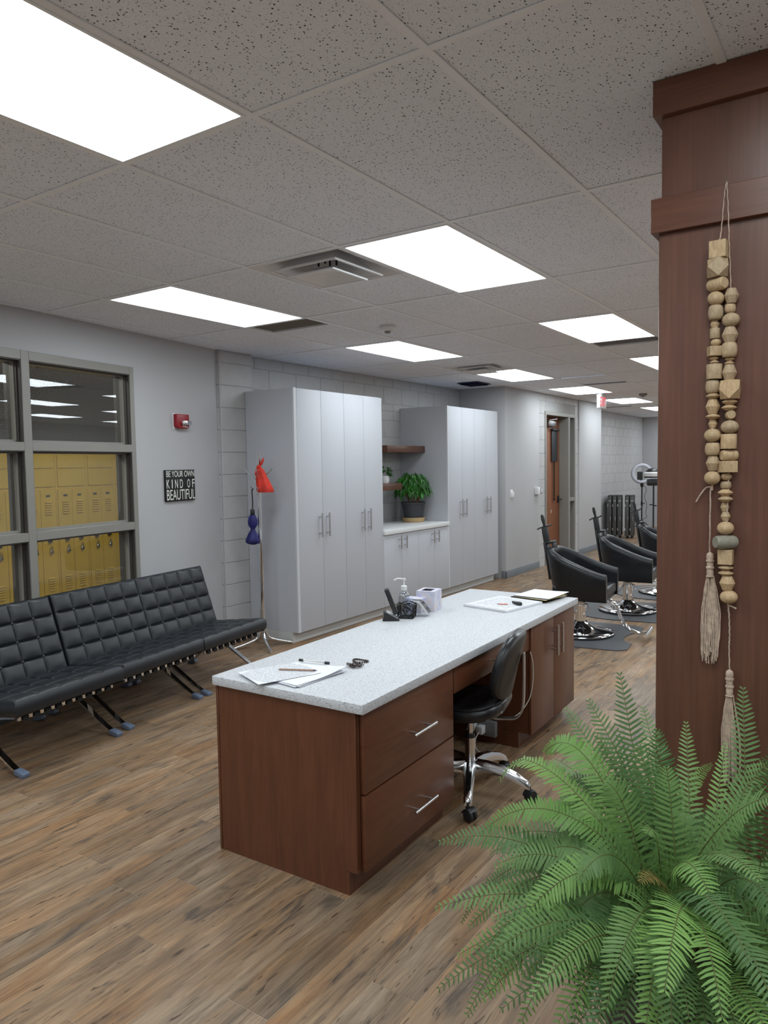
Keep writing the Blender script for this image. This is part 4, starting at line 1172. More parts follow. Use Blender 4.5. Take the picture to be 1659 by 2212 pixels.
# power strip with plugs and cords under the desk
t = ithing('power_strip', 'grey power strip with plugged-in white adapters on the knee space side panel', 'power strip', -0.30, 1.690, 0.10)
rbox('housing', MAT['grey_plastic'], -0.085, 0.075, -0.035, -0.0005, -0.055, 0.035, t, 0.006)
for dx, dz in ((-0.055, 0.0), (-0.005, -0.012)):
    rbox('plug', MAT['white_plastic'], dx - 0.020, dx + 0.020, -0.085, -0.0355, dz - 0.022, dz + 0.026, t, 0.006)
m = MB(); m.tube(crom([(-0.005, -0.085, -0.02), (-0.01, -0.12, -0.05), (0.02, -0.17, -0.085), (0.09, -0.20, -0.094), (0.16, -0.22, -0.096)], 8), 0.003, 8); m.build('cord', MAT['white_plastic'], t, smooth=40)
t = ithing('charging_cord', 'thin pale cord looping down from the desk behind the office chair', 'cord', -0.05, 1.665, 0.0)
m = MB(); m.tube(crom([(0.03, 0.010, 0.57), (0.045, 0.012, 0.50), (0.045, 0.008, 0.40), (0.03, -0.02, 0.30), (-0.02, -0.10, 0.225), (-0.12, -0.16, 0.215), (-0.30, -0.18, 0.26), (-0.60, -0.25, 0.33)], 8), 0.0028, 8); m.build('cord', MAT['cream_cord'], t, smooth=40)

# ================================================================== OFFICE CHAIR
t = thing('office_chair', 'black vinyl office chair on a polished five-star base at the desk', 'chair', (-1.65, 3.17, 0))
legs = [math.radians(a) for a in (-65, 8, 80, 152, 224)]
m = MB(); m.lathe([(0.034, 0.10), (0.046, 0.115), (0.046, 0.15), (0.034, 0.172), (0.0, 0.172)], n=24, caps=False); m.build('hub', MAT['alu'], t, smooth=40)
for a in legs:
    c, s = math.cos(a), math.sin(a)
    P = [Vector((r * c, r * s, z)) for r, z in ((0.03, 0.140), (0.09, 0.146), (0.16, 0.138), (0.23, 0.117), (0.285, 0.090), (0.30, 0.078))]
    m = MB(); sd = Vector((-s, c, 0)); vs = []
    for i, p in enumerate(P):
        w = (0.032, 0.028, 0.025, 0.022, 0.020, 0.016)[i]; h = (0.036, 0.029, 0.025, 0.022, 0.020, 0.012)[i]
        for kx, kz in ((-1, -0.8), (1, -0.8), (1.0, 0.15), (0.55, 0.8), (-0.55, 0.8), (-1.0, 0.15)):
            vs.append(p + sd * kx * w + Vector((0, 0, kz * h)))
    fs = [(i * 6 + k, i * 6 + (k + 1) % 6, i * 6 + 6 + (k + 1) % 6, i * 6 + 6 + k) for i in range(5) for k in range(6)] + [(5, 4, 3, 2, 1, 0), tuple(range(30, 36))]
    m.add(vs, fs); lg = m.build('leg', MAT['alu'], t, smooth=50)
    q = Vector((0.292 * c, 0.292 * s, 0.0))
    sw = a + 0.9
    ax = Vector((-math.sin(sw), math.cos(sw), 0)); bk = Vector((math.cos(sw), math.sin(sw), 0))
    m = MB(); m.cyl(q + Vector((0, 0, 0.05)), q + Vector((0, 0, 0.085)), 0.010, n=12)
    ctr = q + bk * 0.014 + Vector((0, 0, 0.029))
    for sg in (-1, 1): m.lathe([(0.0, -0.009), (0.024, -0.009), (0.0285, -0.004), (0.0285, 0.004), (0.024, 0.009), (0.0, 0.009)], ctr + ax * sg * 0.014, 20, ax, caps=False)
    m.build('caster', MAT['rubber'], t, smooth=40)
    m = MB()
    prf = [(0.0325 * math.cos(x), 0.0325 * math.sin(x)) for x in [0.1 + i * 2.3 / 10 for i in range(11)]]
    vs = [ctr + bk * -p + Vector((0, 0, r)) + ax * o_ for o_ in (-0.025, 0.025) for p, r in prf]
    m.add(vs, [(i, i + 1, 11 + i + 1, 11 + i) for i in range(10)]); m.build('caster_hood', MAT['black_plastic'], t, smooth=40)
m = MB(); m.cyl((0, 0, 0.15), (0, 0, 0.285), 0.025, n=24); m.build('lift_sleeve', MAT['alu'], t, smooth=40)
m = MB(); m.cyl((0, 0, 0.28), (0, 0, 0.30), 0.0265, 0.022, n=24); m.build('lift_collar', MAT['black_plastic'], t, smooth=40)
m = MB(); m.cyl((0, 0, 0.30), (0, 0, 0.405), 0.0145, n=20); m.build('lift_rod', MAT['alu'], t, smooth=40)
rbox('mechanism', MAT['black_plastic'], -0.09, 0.10, -0.06, 0.06, 0.395, 0.412, t, 0.004)
# the chair faces the desk (towards -x); its back stands on the +x side, turned a little
SW = math.radians(12)
RT = Matrix.Rotation(SW, 4, 'Z')
def seat_fn(a, r):   # rounded square seat
    n = 3.2
    k = (abs(math.cos(a)) ** n + abs(math.sin(a)) ** n) ** (-1 / n)
    return 0.205 * k * math.cos(a) * r - 0.01, 0.215 * k * math.sin(a) * r
m = MB(); m.T = RT
prof = [(0.0, 0.410), (0.80, 0.410), (0.95, 0.418), (1.0, 0.440), (0.985, 0.462), (0.93, 0.478), (0.8, 0.482), (0.5, 0.474), (0.0, 0.470)]
N = 48; vs = []
for r, z in prof:
    for i in range(N):
        a = 2 * PI * i / N; x, y = seat_fn(a, max(r, 0.001))
        dz = 0.035 * max(0, x / 0.2) ** 2 * r - 0.010 * max(0, -x / 0.2) ** 2
        vs.append((x, y, z + dz))
m.add(vs, [(j * N + i, j * N + (i + 1) % N, (j + 1) * N + (i + 1) % N, (j + 1) * N + i) for j in range(len(prof) - 1) for i in range(N)])
m.build('seat', MAT['leather_office'], t, smooth=60)
m = MB(); m.T = RT
m.tube([(seat_fn(2 * PI * i / N, 0.955)[0], seat_fn(2 * PI * i / N, 0.955)[1], 0.476 + 0.035 * max(0, seat_fn(2 * PI * i / N, 1)[0] / 0.2) ** 2 - 0.01 * max(0, -seat_fn(2 * PI * i / N, 1)[0] / 0.2) ** 2) for i in range(N)], 0.004, 6, closed=True)
m.build('seat_piping', MAT['leather_office'], t, smooth=60)
# backrest: rounded pad, leaning back
BT = RT @ Matrix.Translation((0.205, 0, 0.665)) @ Matrix.Rotation(math.radians(14), 4, 'Y')
def back_outline(a):
    n = 2.8; k = (abs(math.cos(a)) ** n + abs(math.sin(a)) ** n) ** (-1 / n)
    y, z = 0.185 * k * math.cos(a), 0.165 * k * math.sin(a)
    return y * (1 + 0.12 * (-z / 0.165)), z
def back_pad(name, prof, mat):
    m = MB(); m.T = BT; vs = []
    for r, x in prof:
        for i in range(N):
            y, z = back_outline(2 * PI * i / N); y *= max(r, 0.001); z *= max(r, 0.001)
            vs.append((x - 0.05 * (1 - (y / 0.185) ** 2) * 0 + 0.9 * -(y * y), y, z))
    m.add(vs, [(j * N + i, j * N + (i + 1) % N, (j + 1) * N + (i + 1) % N, (j + 1) * N + i) for j in range(len(prof) - 1) for i in range(N)])
    return m.build(name, mat, t, smooth=60)
back_pad('backrest', [(0, -0.032), (0.5, -0.036), (0.85, -0.030), (0.97, -0.016), (1.0, 0.004), (0.99, 0.018)], MAT['leather_office'])
back_pad('back_shell', [(0.99, 0.018), (0.97, 0.028), (0.9, 0.034), (0.0, 0.036)], MAT['shell_dark'])
m = MB(); m.T = RT
m.bar(crom([(0.02, 0, 0.402), (0.16, 0, 0.392), (0.235, 0, 0.405), (0.262, 0, 0.46), (0.268, 0, 0.58), (0.268, 0, 0.72)], 6), 0.032, 0.007, (0, 1, 0))
m.build('back_bracket', MAT['grey_steel'], t, smooth=40)
m = MB(); m.T = RT
m.tube([(0.02, -0.05, 0.40), (0.03, -0.15, 0.395), (0.04, -0.2, 0.39)], 0.005, 8); m.build('lever', MAT['black_plastic'], t, smooth=40)

# ================================================================== ON THE DESK
Z0 = 0.7505
def sheet(name, mat, parent, w, l, z, rz=0, x=0, y=0, curl=0.0, th=0.0008, lift=None):
    m = MB(); R2 = Matrix.Rotation(rz, 3, 'Z')
    def fn(u, v, d=0):
        zz = z + d
        if curl: zz += curl * max(0, (u + v - 1.3) / 0.7) ** 2
        p = R2 @ Vector(((u - 0.5) * w, (v - 0.5) * l, 0))
        return (p.x + x, p.y + y, zz)
    m.grid(lambda u, v: fn(u, v), 8, 8)
    m.grid(lambda u, v: fn(1 - u, v, -th), 8, 8)
    return m.build(name, mat, parent, fix=False)
SR = math.radians(-14)
stack = ithing('paper_stack', 'loose stack of white sheets on the near corner of the desk', 'paper stack', -0.47, 0.165, Z0)
for k in range(7):
    sheet('sheet', MAT['paper'], stack, 0.216, 0.279, 0.001 + k * 0.0014, SR + 0.05 * math.sin(k * 1.9) + 0.12, 0.035 + 0.008 * math.sin(k * 2.3), 0.03 + 0.006 * math.cos(k), 0.02 if k == 6 else 0)
top = ithing('printed_sheet', 'printed sheet with small rows of text lying on top of the loose papers', 'paper', -0.52, 0.145, Z0 + 0.0105)
sheet('page', MAT['printed'], top, 0.216, 0.279, 0.0012, SR - 0.18)
tl = ithing('pencil', 'flat brown carpenter style pencil lying on the printed sheet', 'pencil', -0.475, 0.20, Z0 + 0.0165, math.radians(-23))
m = MB(); m.prism([(-0.0045, -0.002), (0.0045, -0.002), (0.0045, 0.002), (-0.0045, 0.002)], 'y', -0.075, 0.075); m.T = Matrix.Identity(4)
m.build('shaft', MAT['pencil_wood'], tl, 0.0008, 1); tl.rotation_euler = (0, 0, IR + math.radians(113))
m = MB(); m.cyl((0, -0.075, 0), (0, -0.092, 0), 0.004, 0.0006, n=8); m.build('tip', MAT['bead_dark'], tl)
pn = ithing('pen', 'white and black clip pen lying at the back of the loose papers', 'pen', -0.485, 0.335, Z0 + 0.018, math.radians(70))
pn.rotation_euler = (0, 0, IR + math.radians(-82))
m = MB(); m.cyl((0, -0.055, 0), (0, 0.055, 0), 0.0045, n=12); m.build('barrel', MAT['steel'], pn, smooth=40)
m = MB(); m.cyl((0, -0.075, 0), (0, -0.055, 0), 0.006, n=12); m.build('cap', MAT['black_plastic'], pn, smooth=40)
m = MB(); m.cyl((0, 0.055, 0), (0, 0.075, 0), 0.0065, n=12); m.build('end', MAT['black_plastic'], pn, smooth=40)
m = MB(); m.cyl((0.010, -0.045, -0.001), (0.012, 0.05, -0.001), 0.0016, n=8); m.build('clip', MAT['steel'], pn, smooth=40)
# hair tie and bead bracelet
t = ithing('hair_tie', 'tangled dark brown cord hair tie on the desk', 'hair tie', -0.318, 0.405, Z0)
rg = random.Random(3); m = MB(); pts = []
for k in range(60):
    a = k * 0.62; r = 0.018 + 0.012 * math.sin(k * 1.7)
    pts.append((r * math.cos(a) * 1.3 + 0.006 * math.sin(k), r * math.sin(a), 0.003 + 0.010 * abs(math.sin(k * 0.9))))
m.tube(crom(pts, 3), 0.0016, 6); m.build('cord', MAT['bead_dark'], t, smooth=40)
t = ithing('bead_bracelet', 'dark brown bead bracelet lying on the desk', 'bracelet', -0.345, 0.485, Z0)
bd = MB(); bd.lathe([(0.0045 * math.sin(PI * k / 6), -0.0045 * math.cos(PI * k / 6)) for k in range(7)], n=10, caps=False); bd_me = bd.mesh('bead', MAT['bead_dark'], smooth=60)
for k in range(22):
    a = 2 * PI * k / 22
    link('bead', bd_me, t, (0.036 * math.cos(a), 0.022 * math.sin(a) + 0.006 * math.cos(2 * a), 0.005))
# cordless phone in its cradle
t = ithing('phone_cradle', 'small black wedge charging cradle on the desk', 'phone cradle', -0.700, 1.300, Z0, math.radians(33))
m = MB(); m.prism([(-0.045, 0.0), (0.05, 0.0), (0.05, 0.006), (-0.028, 0.052), (-0.040, 0.048), (-0.034, 0.02)], 'y', -0.038, 0.038); m.build('body', MAT['black_plastic'], t, 0.003, 2, 40)
m = MB(); m.bar([(-0.022, 0, 0.0505), (0.044, 0, 0.012)], 0.07, 0.002, (0, 1, 0)); m.build('trim', MAT['steel'], t)
t = ithing('cordless_phone', 'black cordless phone handset leaning in its cradle', 'phone', -0.700, 1.300, Z0, math.radians(33))
ph = Matrix.Translation((0.008, 0, 0.10)) @ Matrix.Rotation(math.radians(-20), 4, 'Y')
m = MB(); m.T = ph; m.box(-0.014, 0.012, -0.023, 0.023, -0.072, 0.082); m.build('handset', MAT['black_plastic'], t, 0.008, 3, 40)
m = MB(); m.T = ph; m.box(0.0125, 0.0140, -0.016, 0.016, 0.01, 0.055); m.build('screen', MAT['grey_plastic'], t)
m = MB(); m.T = ph
for r in range(4):
    for c in range(3): m.box(0.0125, 0.0140, -0.014 + c * 0.010, -0.007 + c * 0.010, -0.055 + r * 0.014, -0.047 + r * 0.014)
m.build('keypad', MAT['grey_steel'], t)
# sanitiser pump bottle
t = ithing('pump_bottle', 'clear pump bottle with white dispenser standing on the desk', 'bottle', -0.722, 1.487, Z0)
m = MB(); m.lathe([(0.0, 0.0), (0.030, 0.0), (0.033, 0.005), (0.033, 0.10), (0.028, 0.12), (0.015, 0.132), (0.015, 0.14)], n=28, caps=False); m.build('bottle', MAT['bottle'], t, smooth=40)
m = MB(); m.lathe([(0.018, 0.138), (0.018, 0.162), (0.013, 0.166), (0.0, 0.166)], n=20, caps=False); m.build('collar', MAT['white_plastic'], t, smooth=40)
m = MB(); m.cyl((0, 0, 0.166), (0, 0, 0.20), 0.0055, n=12); m.box(-0.009, 0.009, -0.009, 0.009, 0.197, 0.208)
m.tube(crom([(0, 0, 0.203), (-0.03, -0.02, 0.206), (-0.048, -0.03, 0.196)], 5), 0.005, 8); m.build('pump', MAT['white_plastic'], t, smooth=40)
# scrolled wire basket
t = ithing('wire_basket', 'black scrolled wire basket holder on the desk', 'basket', -0.655, 1.405, Z0, math.radians(18))
def wire(m, pts, r=0.0022): m.tube(pts, r, 6)
m = MB(); b = 0.042; hgt = 0.078
base = [(-b, -b), (b, -b), (b, b), (-b, b)]
m.tube([(x, y, 0.003) for x, y in base], 0.003, 6, closed=True)
m.build('base_ring', MAT['black_matt'], t)
m = MB(); m.box(-b, b, -b, b, 0.001, 0.003); m.build('base_plate', MAT['black_matt'], t)
for k in range(4):
    (x0, y0), (x1, y1) = base[k], base[(k + 1) % 4]
    S = lambda u, z, x0=x0, y0=y0, x1=x1, y1=y1: Vector((x0 + (x1 - x0) * u, y0 + (y1 - y0) * u, z)) * 1.0
    def S2(u, z, S=S):
        p = S(u, z); k2 = 1 + 0.12 * (z / hgt); return Vector((p.x * k2, p.y * k2, z))
    m = MB()
    wire(m, [S2(u, hgt * (0.86 + 0.22 * math.sin(PI * u))) for u in [i / 12 for i in range(13)]], 0.0028)
    for u0 in (0.0, 1.0): wire(m, [S2(u0, hgt * v) for v in (0, 0.5, 0.86)], 0.0026)
    for cu, cz, rr in ((0.3, 0.30, 0.17), (0.7, 0.30, 0.17), (0.3, 0.65, 0.15), (0.7, 0.65, 0.15), (0.5, 0.48, 0.13), (0.5, 0.82, 0.10)):
        wire(m, [S2(cu + rr * (1 - i / 26) * math.cos(i * 0.5) , hgt * (cz + rr * (1 - i / 26) * math.sin(i * 0.5))) for i in range(20)], 0.0019)
    wire(m, [S2(0.5 + 0.42 * math.sin(2 * PI * i / 24), hgt * (0.48 + 0.44 * math.cos(2 * PI * i / 24))) for i in range(25)], 0.0022)
    m.build('scroll_side', MAT['black_matt'], t, smooth=60)
# photo cards fanning over the basket rim
t = ithing('photo_cards', 'glossy dark photo strips drooping over the basket rim', 'photo cards', -0.645, 1.47, Z0, math.radians(10))
for k in range(3):
    y = -0.02 + k * 0.018
    pts = crom([(-0.03, y, 0.082), (0.0, y, 0.092 - k * 0.003), (0.035, y + 0.006, 0.083), (0.065, y + 0.012, 0.045), (0.085, y + 0.016, 0.018)], 6)
    m = MB(); m.bar(pts, 0.040, 0.0008, (0.15, 1, 0)); c = m.build('card', MAT['photo'], t)
    m = MB(); m.bar([p + Vector((0.0006, -0.018, 0.0004)) for p in pts], 0.005, 0.0012, (0.15, 1, 0)); m.build('card_border', MAT['paper'], c)
# tissue boxes
t = ithing('tissue_box', 'pale lilac tissue box with a torn open top on the desk', 'tissue box', -0.655, 1.665, Z0, math.radians(8))
m = MB(); w, l, h = 0.057, 0.062, 0.12
m.add([(-w, -l, 0), (w, -l, 0), (w, l, 0), (-w, l, 0), (-w, -l, h), (w, -l, h), (w, l, h), (-w, l, h), (-w * 0.6, -l * 0.72, h), (w * 0.5, -l * 0.72, h), (w * 0.5, l * 0.5, h), (-w * 0.6, l * 0.5, h)],
      [(0, 1, 5, 4), (1, 2, 6, 5), (2, 3, 7, 6), (3, 0, 4, 7), (4, 5, 9, 8), (5, 6, 10, 9), (6, 7, 11, 10), (7, 4, 8, 11)])
m.build('carton', MAT['tissue'], t, fix=False)
m = MB(); m.box(-w * 0.95, w * 0.95, -l * 0.95, l * 0.95, h * 0.72, h * 0.73); m.build('inner', MAT['black_matt'], t)
t = ithing('tissue_packet', 'flat pale lilac tissue box lying in front of the torn one', 'tissue box', -0.700, 1.565, Z0, math.radians(5))
rbox('carton', MAT['tissue'], -0.045, 0.06, -0.035, 0.035, 0, 0.085, t, 0.002)
# spiral notebook
nb = ithing('spiral_notebook', 'spiral bound notebook with handwritten rows on the desk', 'notebook', -0.325, 2.0, Z0, math.radians(-12))
rbox('pages', MAT['paper'], -0.16, 0.16, -0.185, 0.19, 0, 0.012, nb, 0.001)
sheet('open_page', MAT['notes'], nb, 0.31, 0.35, 0.0132, 0, 0, 0.01)
m = MB(); pts = []
for k in range(240):
    a = k * 0.9
    pts.append((-0.155 + 0.31 * k / 239, -0.186 + 0.0075 * math.cos(a), 0.0075 + 0.0075 * math.sin(a)))
m.tube(pts, 0.0009, 5); m.build('spiral', MAT['steel'], nb)
t = ithing('correction_tape', 'black rounded correction tape dispenser lying on the notebook', 'tape dispenser', -0.225, 1.985, Z0 + 0.0138, math.radians(-35))
m = MB(); m.lathe([(0.0, 0.0), (0.015, 0.0), (0.017, 0.004), (0.017, 0.014), (0.013, 0.019), (0, 0.020)], (0.018, 0, 0), 24, caps=False, sx=1.5); m.build('body', MAT['black_plastic'], t, smooth=50)
m = MB(); m.prism([(-0.05, -0.008), (0.0, -0.014), (0.0, 0.014), (-0.05, 0.006)], 'z', 0.002, 0.015); m.build('nose', MAT['black_plastic'], t, 0.003, 2, 40)
t = ithing('coral_pen', 'short coral pen lying on the notebook beside the tape dispenser', 'pen', -0.29, 1.945, Z0 + 0.0172, math.radians(20))
m = MB(); m.cyl((-0.035, 0, 0), (0.02, 0, 0), 0.0033, n=10); m.build('barrel', MAT['coral'], t, smooth=40)
m = MB(); m.cyl((-0.035, 0, 0), (-0.045, 0, 0), 0.0033, 0.0005, n=10); m.build('tip', MAT['black_plastic'], t, smooth=40)
# folder stack at the far end
fs_ = ithing('folder_stack', 'stack of papers in a dark folder at the far end of the desk', 'folder', -0.215, 2.33, Z0, math.radians(-8))
m = MB(); m.prism([(-0.125, 0.004), (0.12, 0.0), (0.12, 0.003), (-0.125, 0.018), (-0.128, 0.012)], 'y', -0.145, 0.135); m.build('folder', MAT['black_plastic'], fs_, 0.001, 1)
for k in range(5):
    sheet('sheet', MAT['paper'], fs_, 0.245, 0.28, 0.020 + k * 0.002, 0.03 * math.sin(k * 2.1), 0.004 * k, 0.004 * math.sin(k), 0.006)
sheet('yellow_sheet', MAT['yellow_paper'], fs_, 0.23, 0.26, 0.0185, -0.05, 0.02, -0.02)
# ================================================================== SALON CHAIRS ON MATS
def salon_chair():
    t = link('salon_chair', None)
    NS = 44
    HX, HY, RC = 0.29, 0.30, 0.20
    def path(s, inset):
        """U in plan from the near arm front round the back to the far arm front"""
        hy = HY - inset; bx = -HX + inset; r = max(0.05, RC - inset * 0.6)
        L1 = HX - (bx + r); La = PI * r / 2; L2 = 2 * (hy - r); tot = 2 * L1 + 2 * La + L2; d = s * tot
        if d < L1: return HX - d, -hy
        d -= L1
        if d < La: a = d / r; return bx + r - r * math.sin(a), -hy + r - r * math.cos(a)
        d -= La
        if d < L2: return bx, -hy + r + d
        d -= L2
        if d < La: a = d / r; return bx + r - r * math.cos(a), hy - r + r * math.sin(a)
        d -= La
        return bx + r + d, hy
    def topz(s):
        x, y = path(s, 0.03); k = min(1, max(0, (HX - x) / (2 * HX)))
        return 0.60 + 0.225 * (k ** 1.25)
    m = MB(); prof = []
    rows = []
    for i in range(NS + 1):
        s = i / NS; z = topz(s); tp = 0.035
        sec = [(0.075, 0.352), (0.022, 0.352), (0.012, 0.37), (0.004, 0.50), (0.0, z - 0.05), (0.004, z - 0.018), (0.018, z - 0.002), (0.035, z + 0.002), (0.052, z - 0.004), (0.062, z - 0.022), (0.064, z - 0.06), (0.068, 0.44)]
        xb = path(s, 0)[0]; kb = max(0, min(1, (0.10 - xb) / 0.35))
        rows.append([(*path(s, ins + 0.055 * kb * max(0, min(1, (z - zz) / 0.45)) * (1 if q < 5 else 0)), zz) for q, (ins, zz) in enumerate(sec)])
    n = len(rows[0]); vs = [p for r in rows for p in r]
    fs = [(i * n + k, i * n + k + 1, (i + 1) * n + k + 1, (i + 1) * n + k) for i in range(NS) for k in range(n - 1)]
    fs += [tuple(range(n)), tuple(range(NS * n + n - 1, NS * n - 1, -1))]
    m.add(vs, fs); m.build('tub_shell', MAT['leather_salon'], t, smooth=50)
    m = MB(); m.tube([Vector((*path(i / NS, 0.006), topz(i / NS) - 0.014)) + Vector((0, 0, 0.003)) for i in range(NS + 1)], 0.0032, 6); m.build('piping', MAT['leather_salon'], t, smooth=60)
    m = MB(); m.box(-0.215, 0.285, -0.228, 0.228, 0.372, 0.475); m.build('seat_cushion', MAT['leather_salon'], t, 0.03, 4, 50)
    rbox('seat_pan', MAT['black_plastic'], -0.20, 0.27, -0.22, 0.22, 0.345, 0.372, t, 0.004)
    # back plate with the headrest post
    B = Matrix.Translation((-0.315, 0, 0.84)) @ Matrix.Rotation(math.radians(-9), 4, 'Y')
    m = MB(); m.T = B; m.box(-0.02, 0.0, -0.075, 0.075, -0.34, 0.02); m.build('back_plate', MAT['black_plastic'], t, 0.004, 2, 40)
    m = MB(); m.T = B; m.box(-0.012, 0.075, -0.060, 0.060, -0.005, 0.018); m.box(0.055, 0.075, -0.06, 0.06, -0.10, 0.0); m.build('post_socket', MAT['black_plastic'], t, 0.004, 2, 40)
    m = MB(); m.T = B; m.box(-0.030, 0.022, -0.026, 0.026, 0.0, 0.155); m.build('headrest_post', MAT['rubber'], t, 0.005, 2, 40)
    m = MB(); m.T = B; m.tube(crom([(-0.062, -0.05, 0.146), (-0.034, -0.026, 0.158), (-0.004, 0, 0.162), (0.026, 0.026, 0.162), (0.054, 0.05, 0.172)], 5), 0.008, 8); m.cyl((-0.004, 0, 0.15), (-0.004, 0, 0.175), 0.016, n=14); m.build('cross_bar', MAT['black_plastic'], t, smooth=40)
    m = MB(); m.T = B @ Matrix.Translation((-0.004, 0, 0.17)) @ Matrix.Rotation(math.radians(-4), 4, 'Y'); m.lathe([(0.008, 0), (0.013, 0.02), (0.017, 0.06), (0.014, 0.10), (0.006, 0.108)], n=14); m.build('grip', MAT['rubber'], t, smooth=40)
    # hydraulic base
    m = MB(); m.lathe([(0.0, 0.012), (0.30, 0.012), (0.305, 0.02), (0.298, 0.028), (0.24, 0.036), (0.15, 0.052), (0.085, 0.085), (0.062, 0.115), (0.058, 0.12)], n=56, caps=False); m.build('base_disc', MAT['chrome'], t, smooth=50)
    m = MB(); m.lathe([(0.303, 0.003), (0.307, 0.012), (0.303, 0.019)], n=56, caps=False); m.build('base_rim', MAT['rubber'], t, smooth=50)
    m = MB(); m.lathe([(0.050, 0.10), (0.050, 0.30), (0.044, 0.304), (0.044, 0.31)], n=28); m.build('pump_cylinder', MAT['chrome'], t, smooth=50)
    m = MB(); m.cyl((0, 0, 0.305), (0, 0, 0.352), 0.025, n=20); m.build('piston', MAT['black_plastic'], t, smooth=40)
    m = MB(); m.tube(crom([(0.045, -0.03, 0.295), (0.08, -0.05, 0.285), (0.075, -0.02, 0.25), (0.085, 0.0, 0.245)], 5), 0.005, 8); m.tube(crom([(-0.045, -0.01, 0.29), (-0.07, -0.04, 0.22), (-0.13, -0.07, 0.17), (-0.17, -0.08, 0.165)], 5), 0.006, 8); m.tube([(0.052 * math.cos(2 * PI * i / 20), 0.052 * math.sin(2 * PI * i / 20), 0.28) for i in range(20)], 0.006, 6, closed=True); m.build('pump_lever', MAT['chrome'], t, smooth=40)
    # footrest
    m = MB(); m.tube(crom([(0.20, 0.0, 0.335), (0.27, 0.0, 0.33), (0.325, 0.0, 0.285), (0.37, 0.0, 0.17), (0.43, 0.0, 0.085), (0.52, 0.0, 0.05), (0.60, 0.0, 0.06)], 7), 0.0165, 12); m.build('footrest_arm', MAT['chrome'], t, smooth=40)
    m = MB(); m.cyl((0.607, -0.17, 0.065), (0.607, 0.17, 0.065), 0.0175, n=16); m.build('footrest_bar', MAT['chrome'], t, smooth=40)
    return t
c1 = Vector((-2.32, 6.72, 0)); c2 = on_plane(1356, 1320, z=0); c3 = c2 + (c2 - c1) * 1.02
sch = salon_chair()
slab = ['black salon chair with chrome base nearest to the desk', 'black salon chair in the middle, partly behind the pillar', 'black salon chair farthest away, mostly hidden by the pillar']
mlab = ['grey floor mat under the salon chair nearest to the desk', 'grey floor mat under the middle salon chair', 'grey floor mat under the farthest salon chair']
for k, (c, a) in enumerate(((c1, 6), (c2, 6), (c3, 8))):
    o = sch if k == 0 else copy_tree(sch)
    o.location = (c.x, c.y, 0.0085); o.rotation_euler = (0, 0, math.radians(a))
    tag(o, slab[k], 'chair', 'salon chairs')
    m = MB(); P = []
    for i in range(25):      # rounded back
        th = PI / 2 + PI * i / 24
        P.append((-0.05 + 0.56 * math.cos(th), 0.54 * math.sin(th)))
    P += [(0.42, -0.52), (0.50, -0.46), (0.50, -0.28)]
    for i in range(13):      # notch for the feet
        th = -PI / 2 + PI * i / 12
        P.append((0.50 - 0.10 * math.cos(th), 0.22 * math.sin(th)))
    P += [(0.50, 0.28), (0.50, 0.46), (0.42, 0.52)]
    m.prism(P, 'z', 0.0, 0.008)
    mo = m.build('floor_mat', MAT['mat'], None); mo.location = (c.x, c.y, 0.0004); mo.rotation_euler = (0, 0, math.radians(a))
    tag(mo, mlab[k], 'floor mat', 'salon floor mats')

# ================================================================== EQUIPMENT CASES AND RING LIGHT
def case():
    t = link('equipment_case', None)
    w, d, h = 0.084, 0.42, 0.90
    rbox('shell', MAT['case'], -w / 2, w / 2, 0.02, d, 0.05, h, t, 0.008)
    rbox('front_panel', MAT['case_front'], -w / 2 + 0.004, w / 2 - 0.002, 0.0, 0.0195, 0.055, h - 0.02, t, 0.004)
    for z in (0.16, 0.66):
        rbox('latch', MAT['steel'], -w / 2, -w / 2 + 0.014, -0.006, 0.0, z, z + 0.05, t, 0.002)
    m = MB(); m.tube(crom([(0.012, -0.002, 0.34), (0.018, -0.03, 0.37), (0.018, -0.03, 0.43), (0.012, -0.002, 0.46)], 5), 0.005, 8); m.build('handle', MAT['steel'], t, smooth=40)
    rbox('name_plate', MAT['steel'], -0.018, 0.028, -0.003, -0.0004, h - 0.12, h - 0.10, t, 0)
    m = MB()
    for y in (0.06, d - 0.05):
        m.cyl((-0.012, y, 0.027), (0.012, y, 0.027), 0.026, n=14); m.box(-0.008, 0.008, y - 0.01, y + 0.01, 0.03, 0.052)
    m.build('wheel', MAT['rubber'], t, smooth=40)
    return t
cs = case()
clab = ['leftmost upright black equipment case by the recess wall', 'second upright black equipment case from the left', 'third upright black equipment case from the left', 'fourth upright black equipment case from the left', 'rightmost upright black equipment case next to the ring light']
for k, (x, y) in enumerate(((-4.74, 15.52), (-4.643, 15.541), (-4.546, 15.561), (-4.40, 15.592), (-4.303, 15.613))):
    o = cs if k == 0 else copy_tree(cs)
    o.location = (x, y, 0); o.rotation_euler = (0, 0, math.radians(12)); tag(o, clab[k], 'equipment case', 'upright black equipment cases')
rc = on_plane(1387, 1023, y=16.3)
t = thing('ring_light', 'white ring light on a black tripod stand beside the equipment cases', 'ring light', (rc.x, rc.y, 0), math.radians(20))
def torus(m, c, R_, r, ax, n=40, k=10, flat=1.0):
    q = Vector(ax).to_track_quat('Z', 'Y'); vs = []
    for i in range(n):
        a = 2 * PI * i / n
        for j in range(k):
            b = 2 * PI * j / k
            vs.append(Vector(c) + q @ Vector(((R_ + r * math.cos(b)) * math.cos(a), (R_ + r * math.cos(b)) * math.sin(a), r * flat * math.sin(b))))
    m.add(vs, [(i * k + j, ((i + 1) % n) * k + j, ((i + 1) % n) * k + (j + 1) % k, i * k + (j + 1) % k) for i in range(n) for j in range(k)])
m = MB(); torus(m, (0, 0, rc.z), 0.185, 0.036, (0, 1, 0), flat=0.5); m.build('ring', MAT['ringglow'], t, smooth=60)
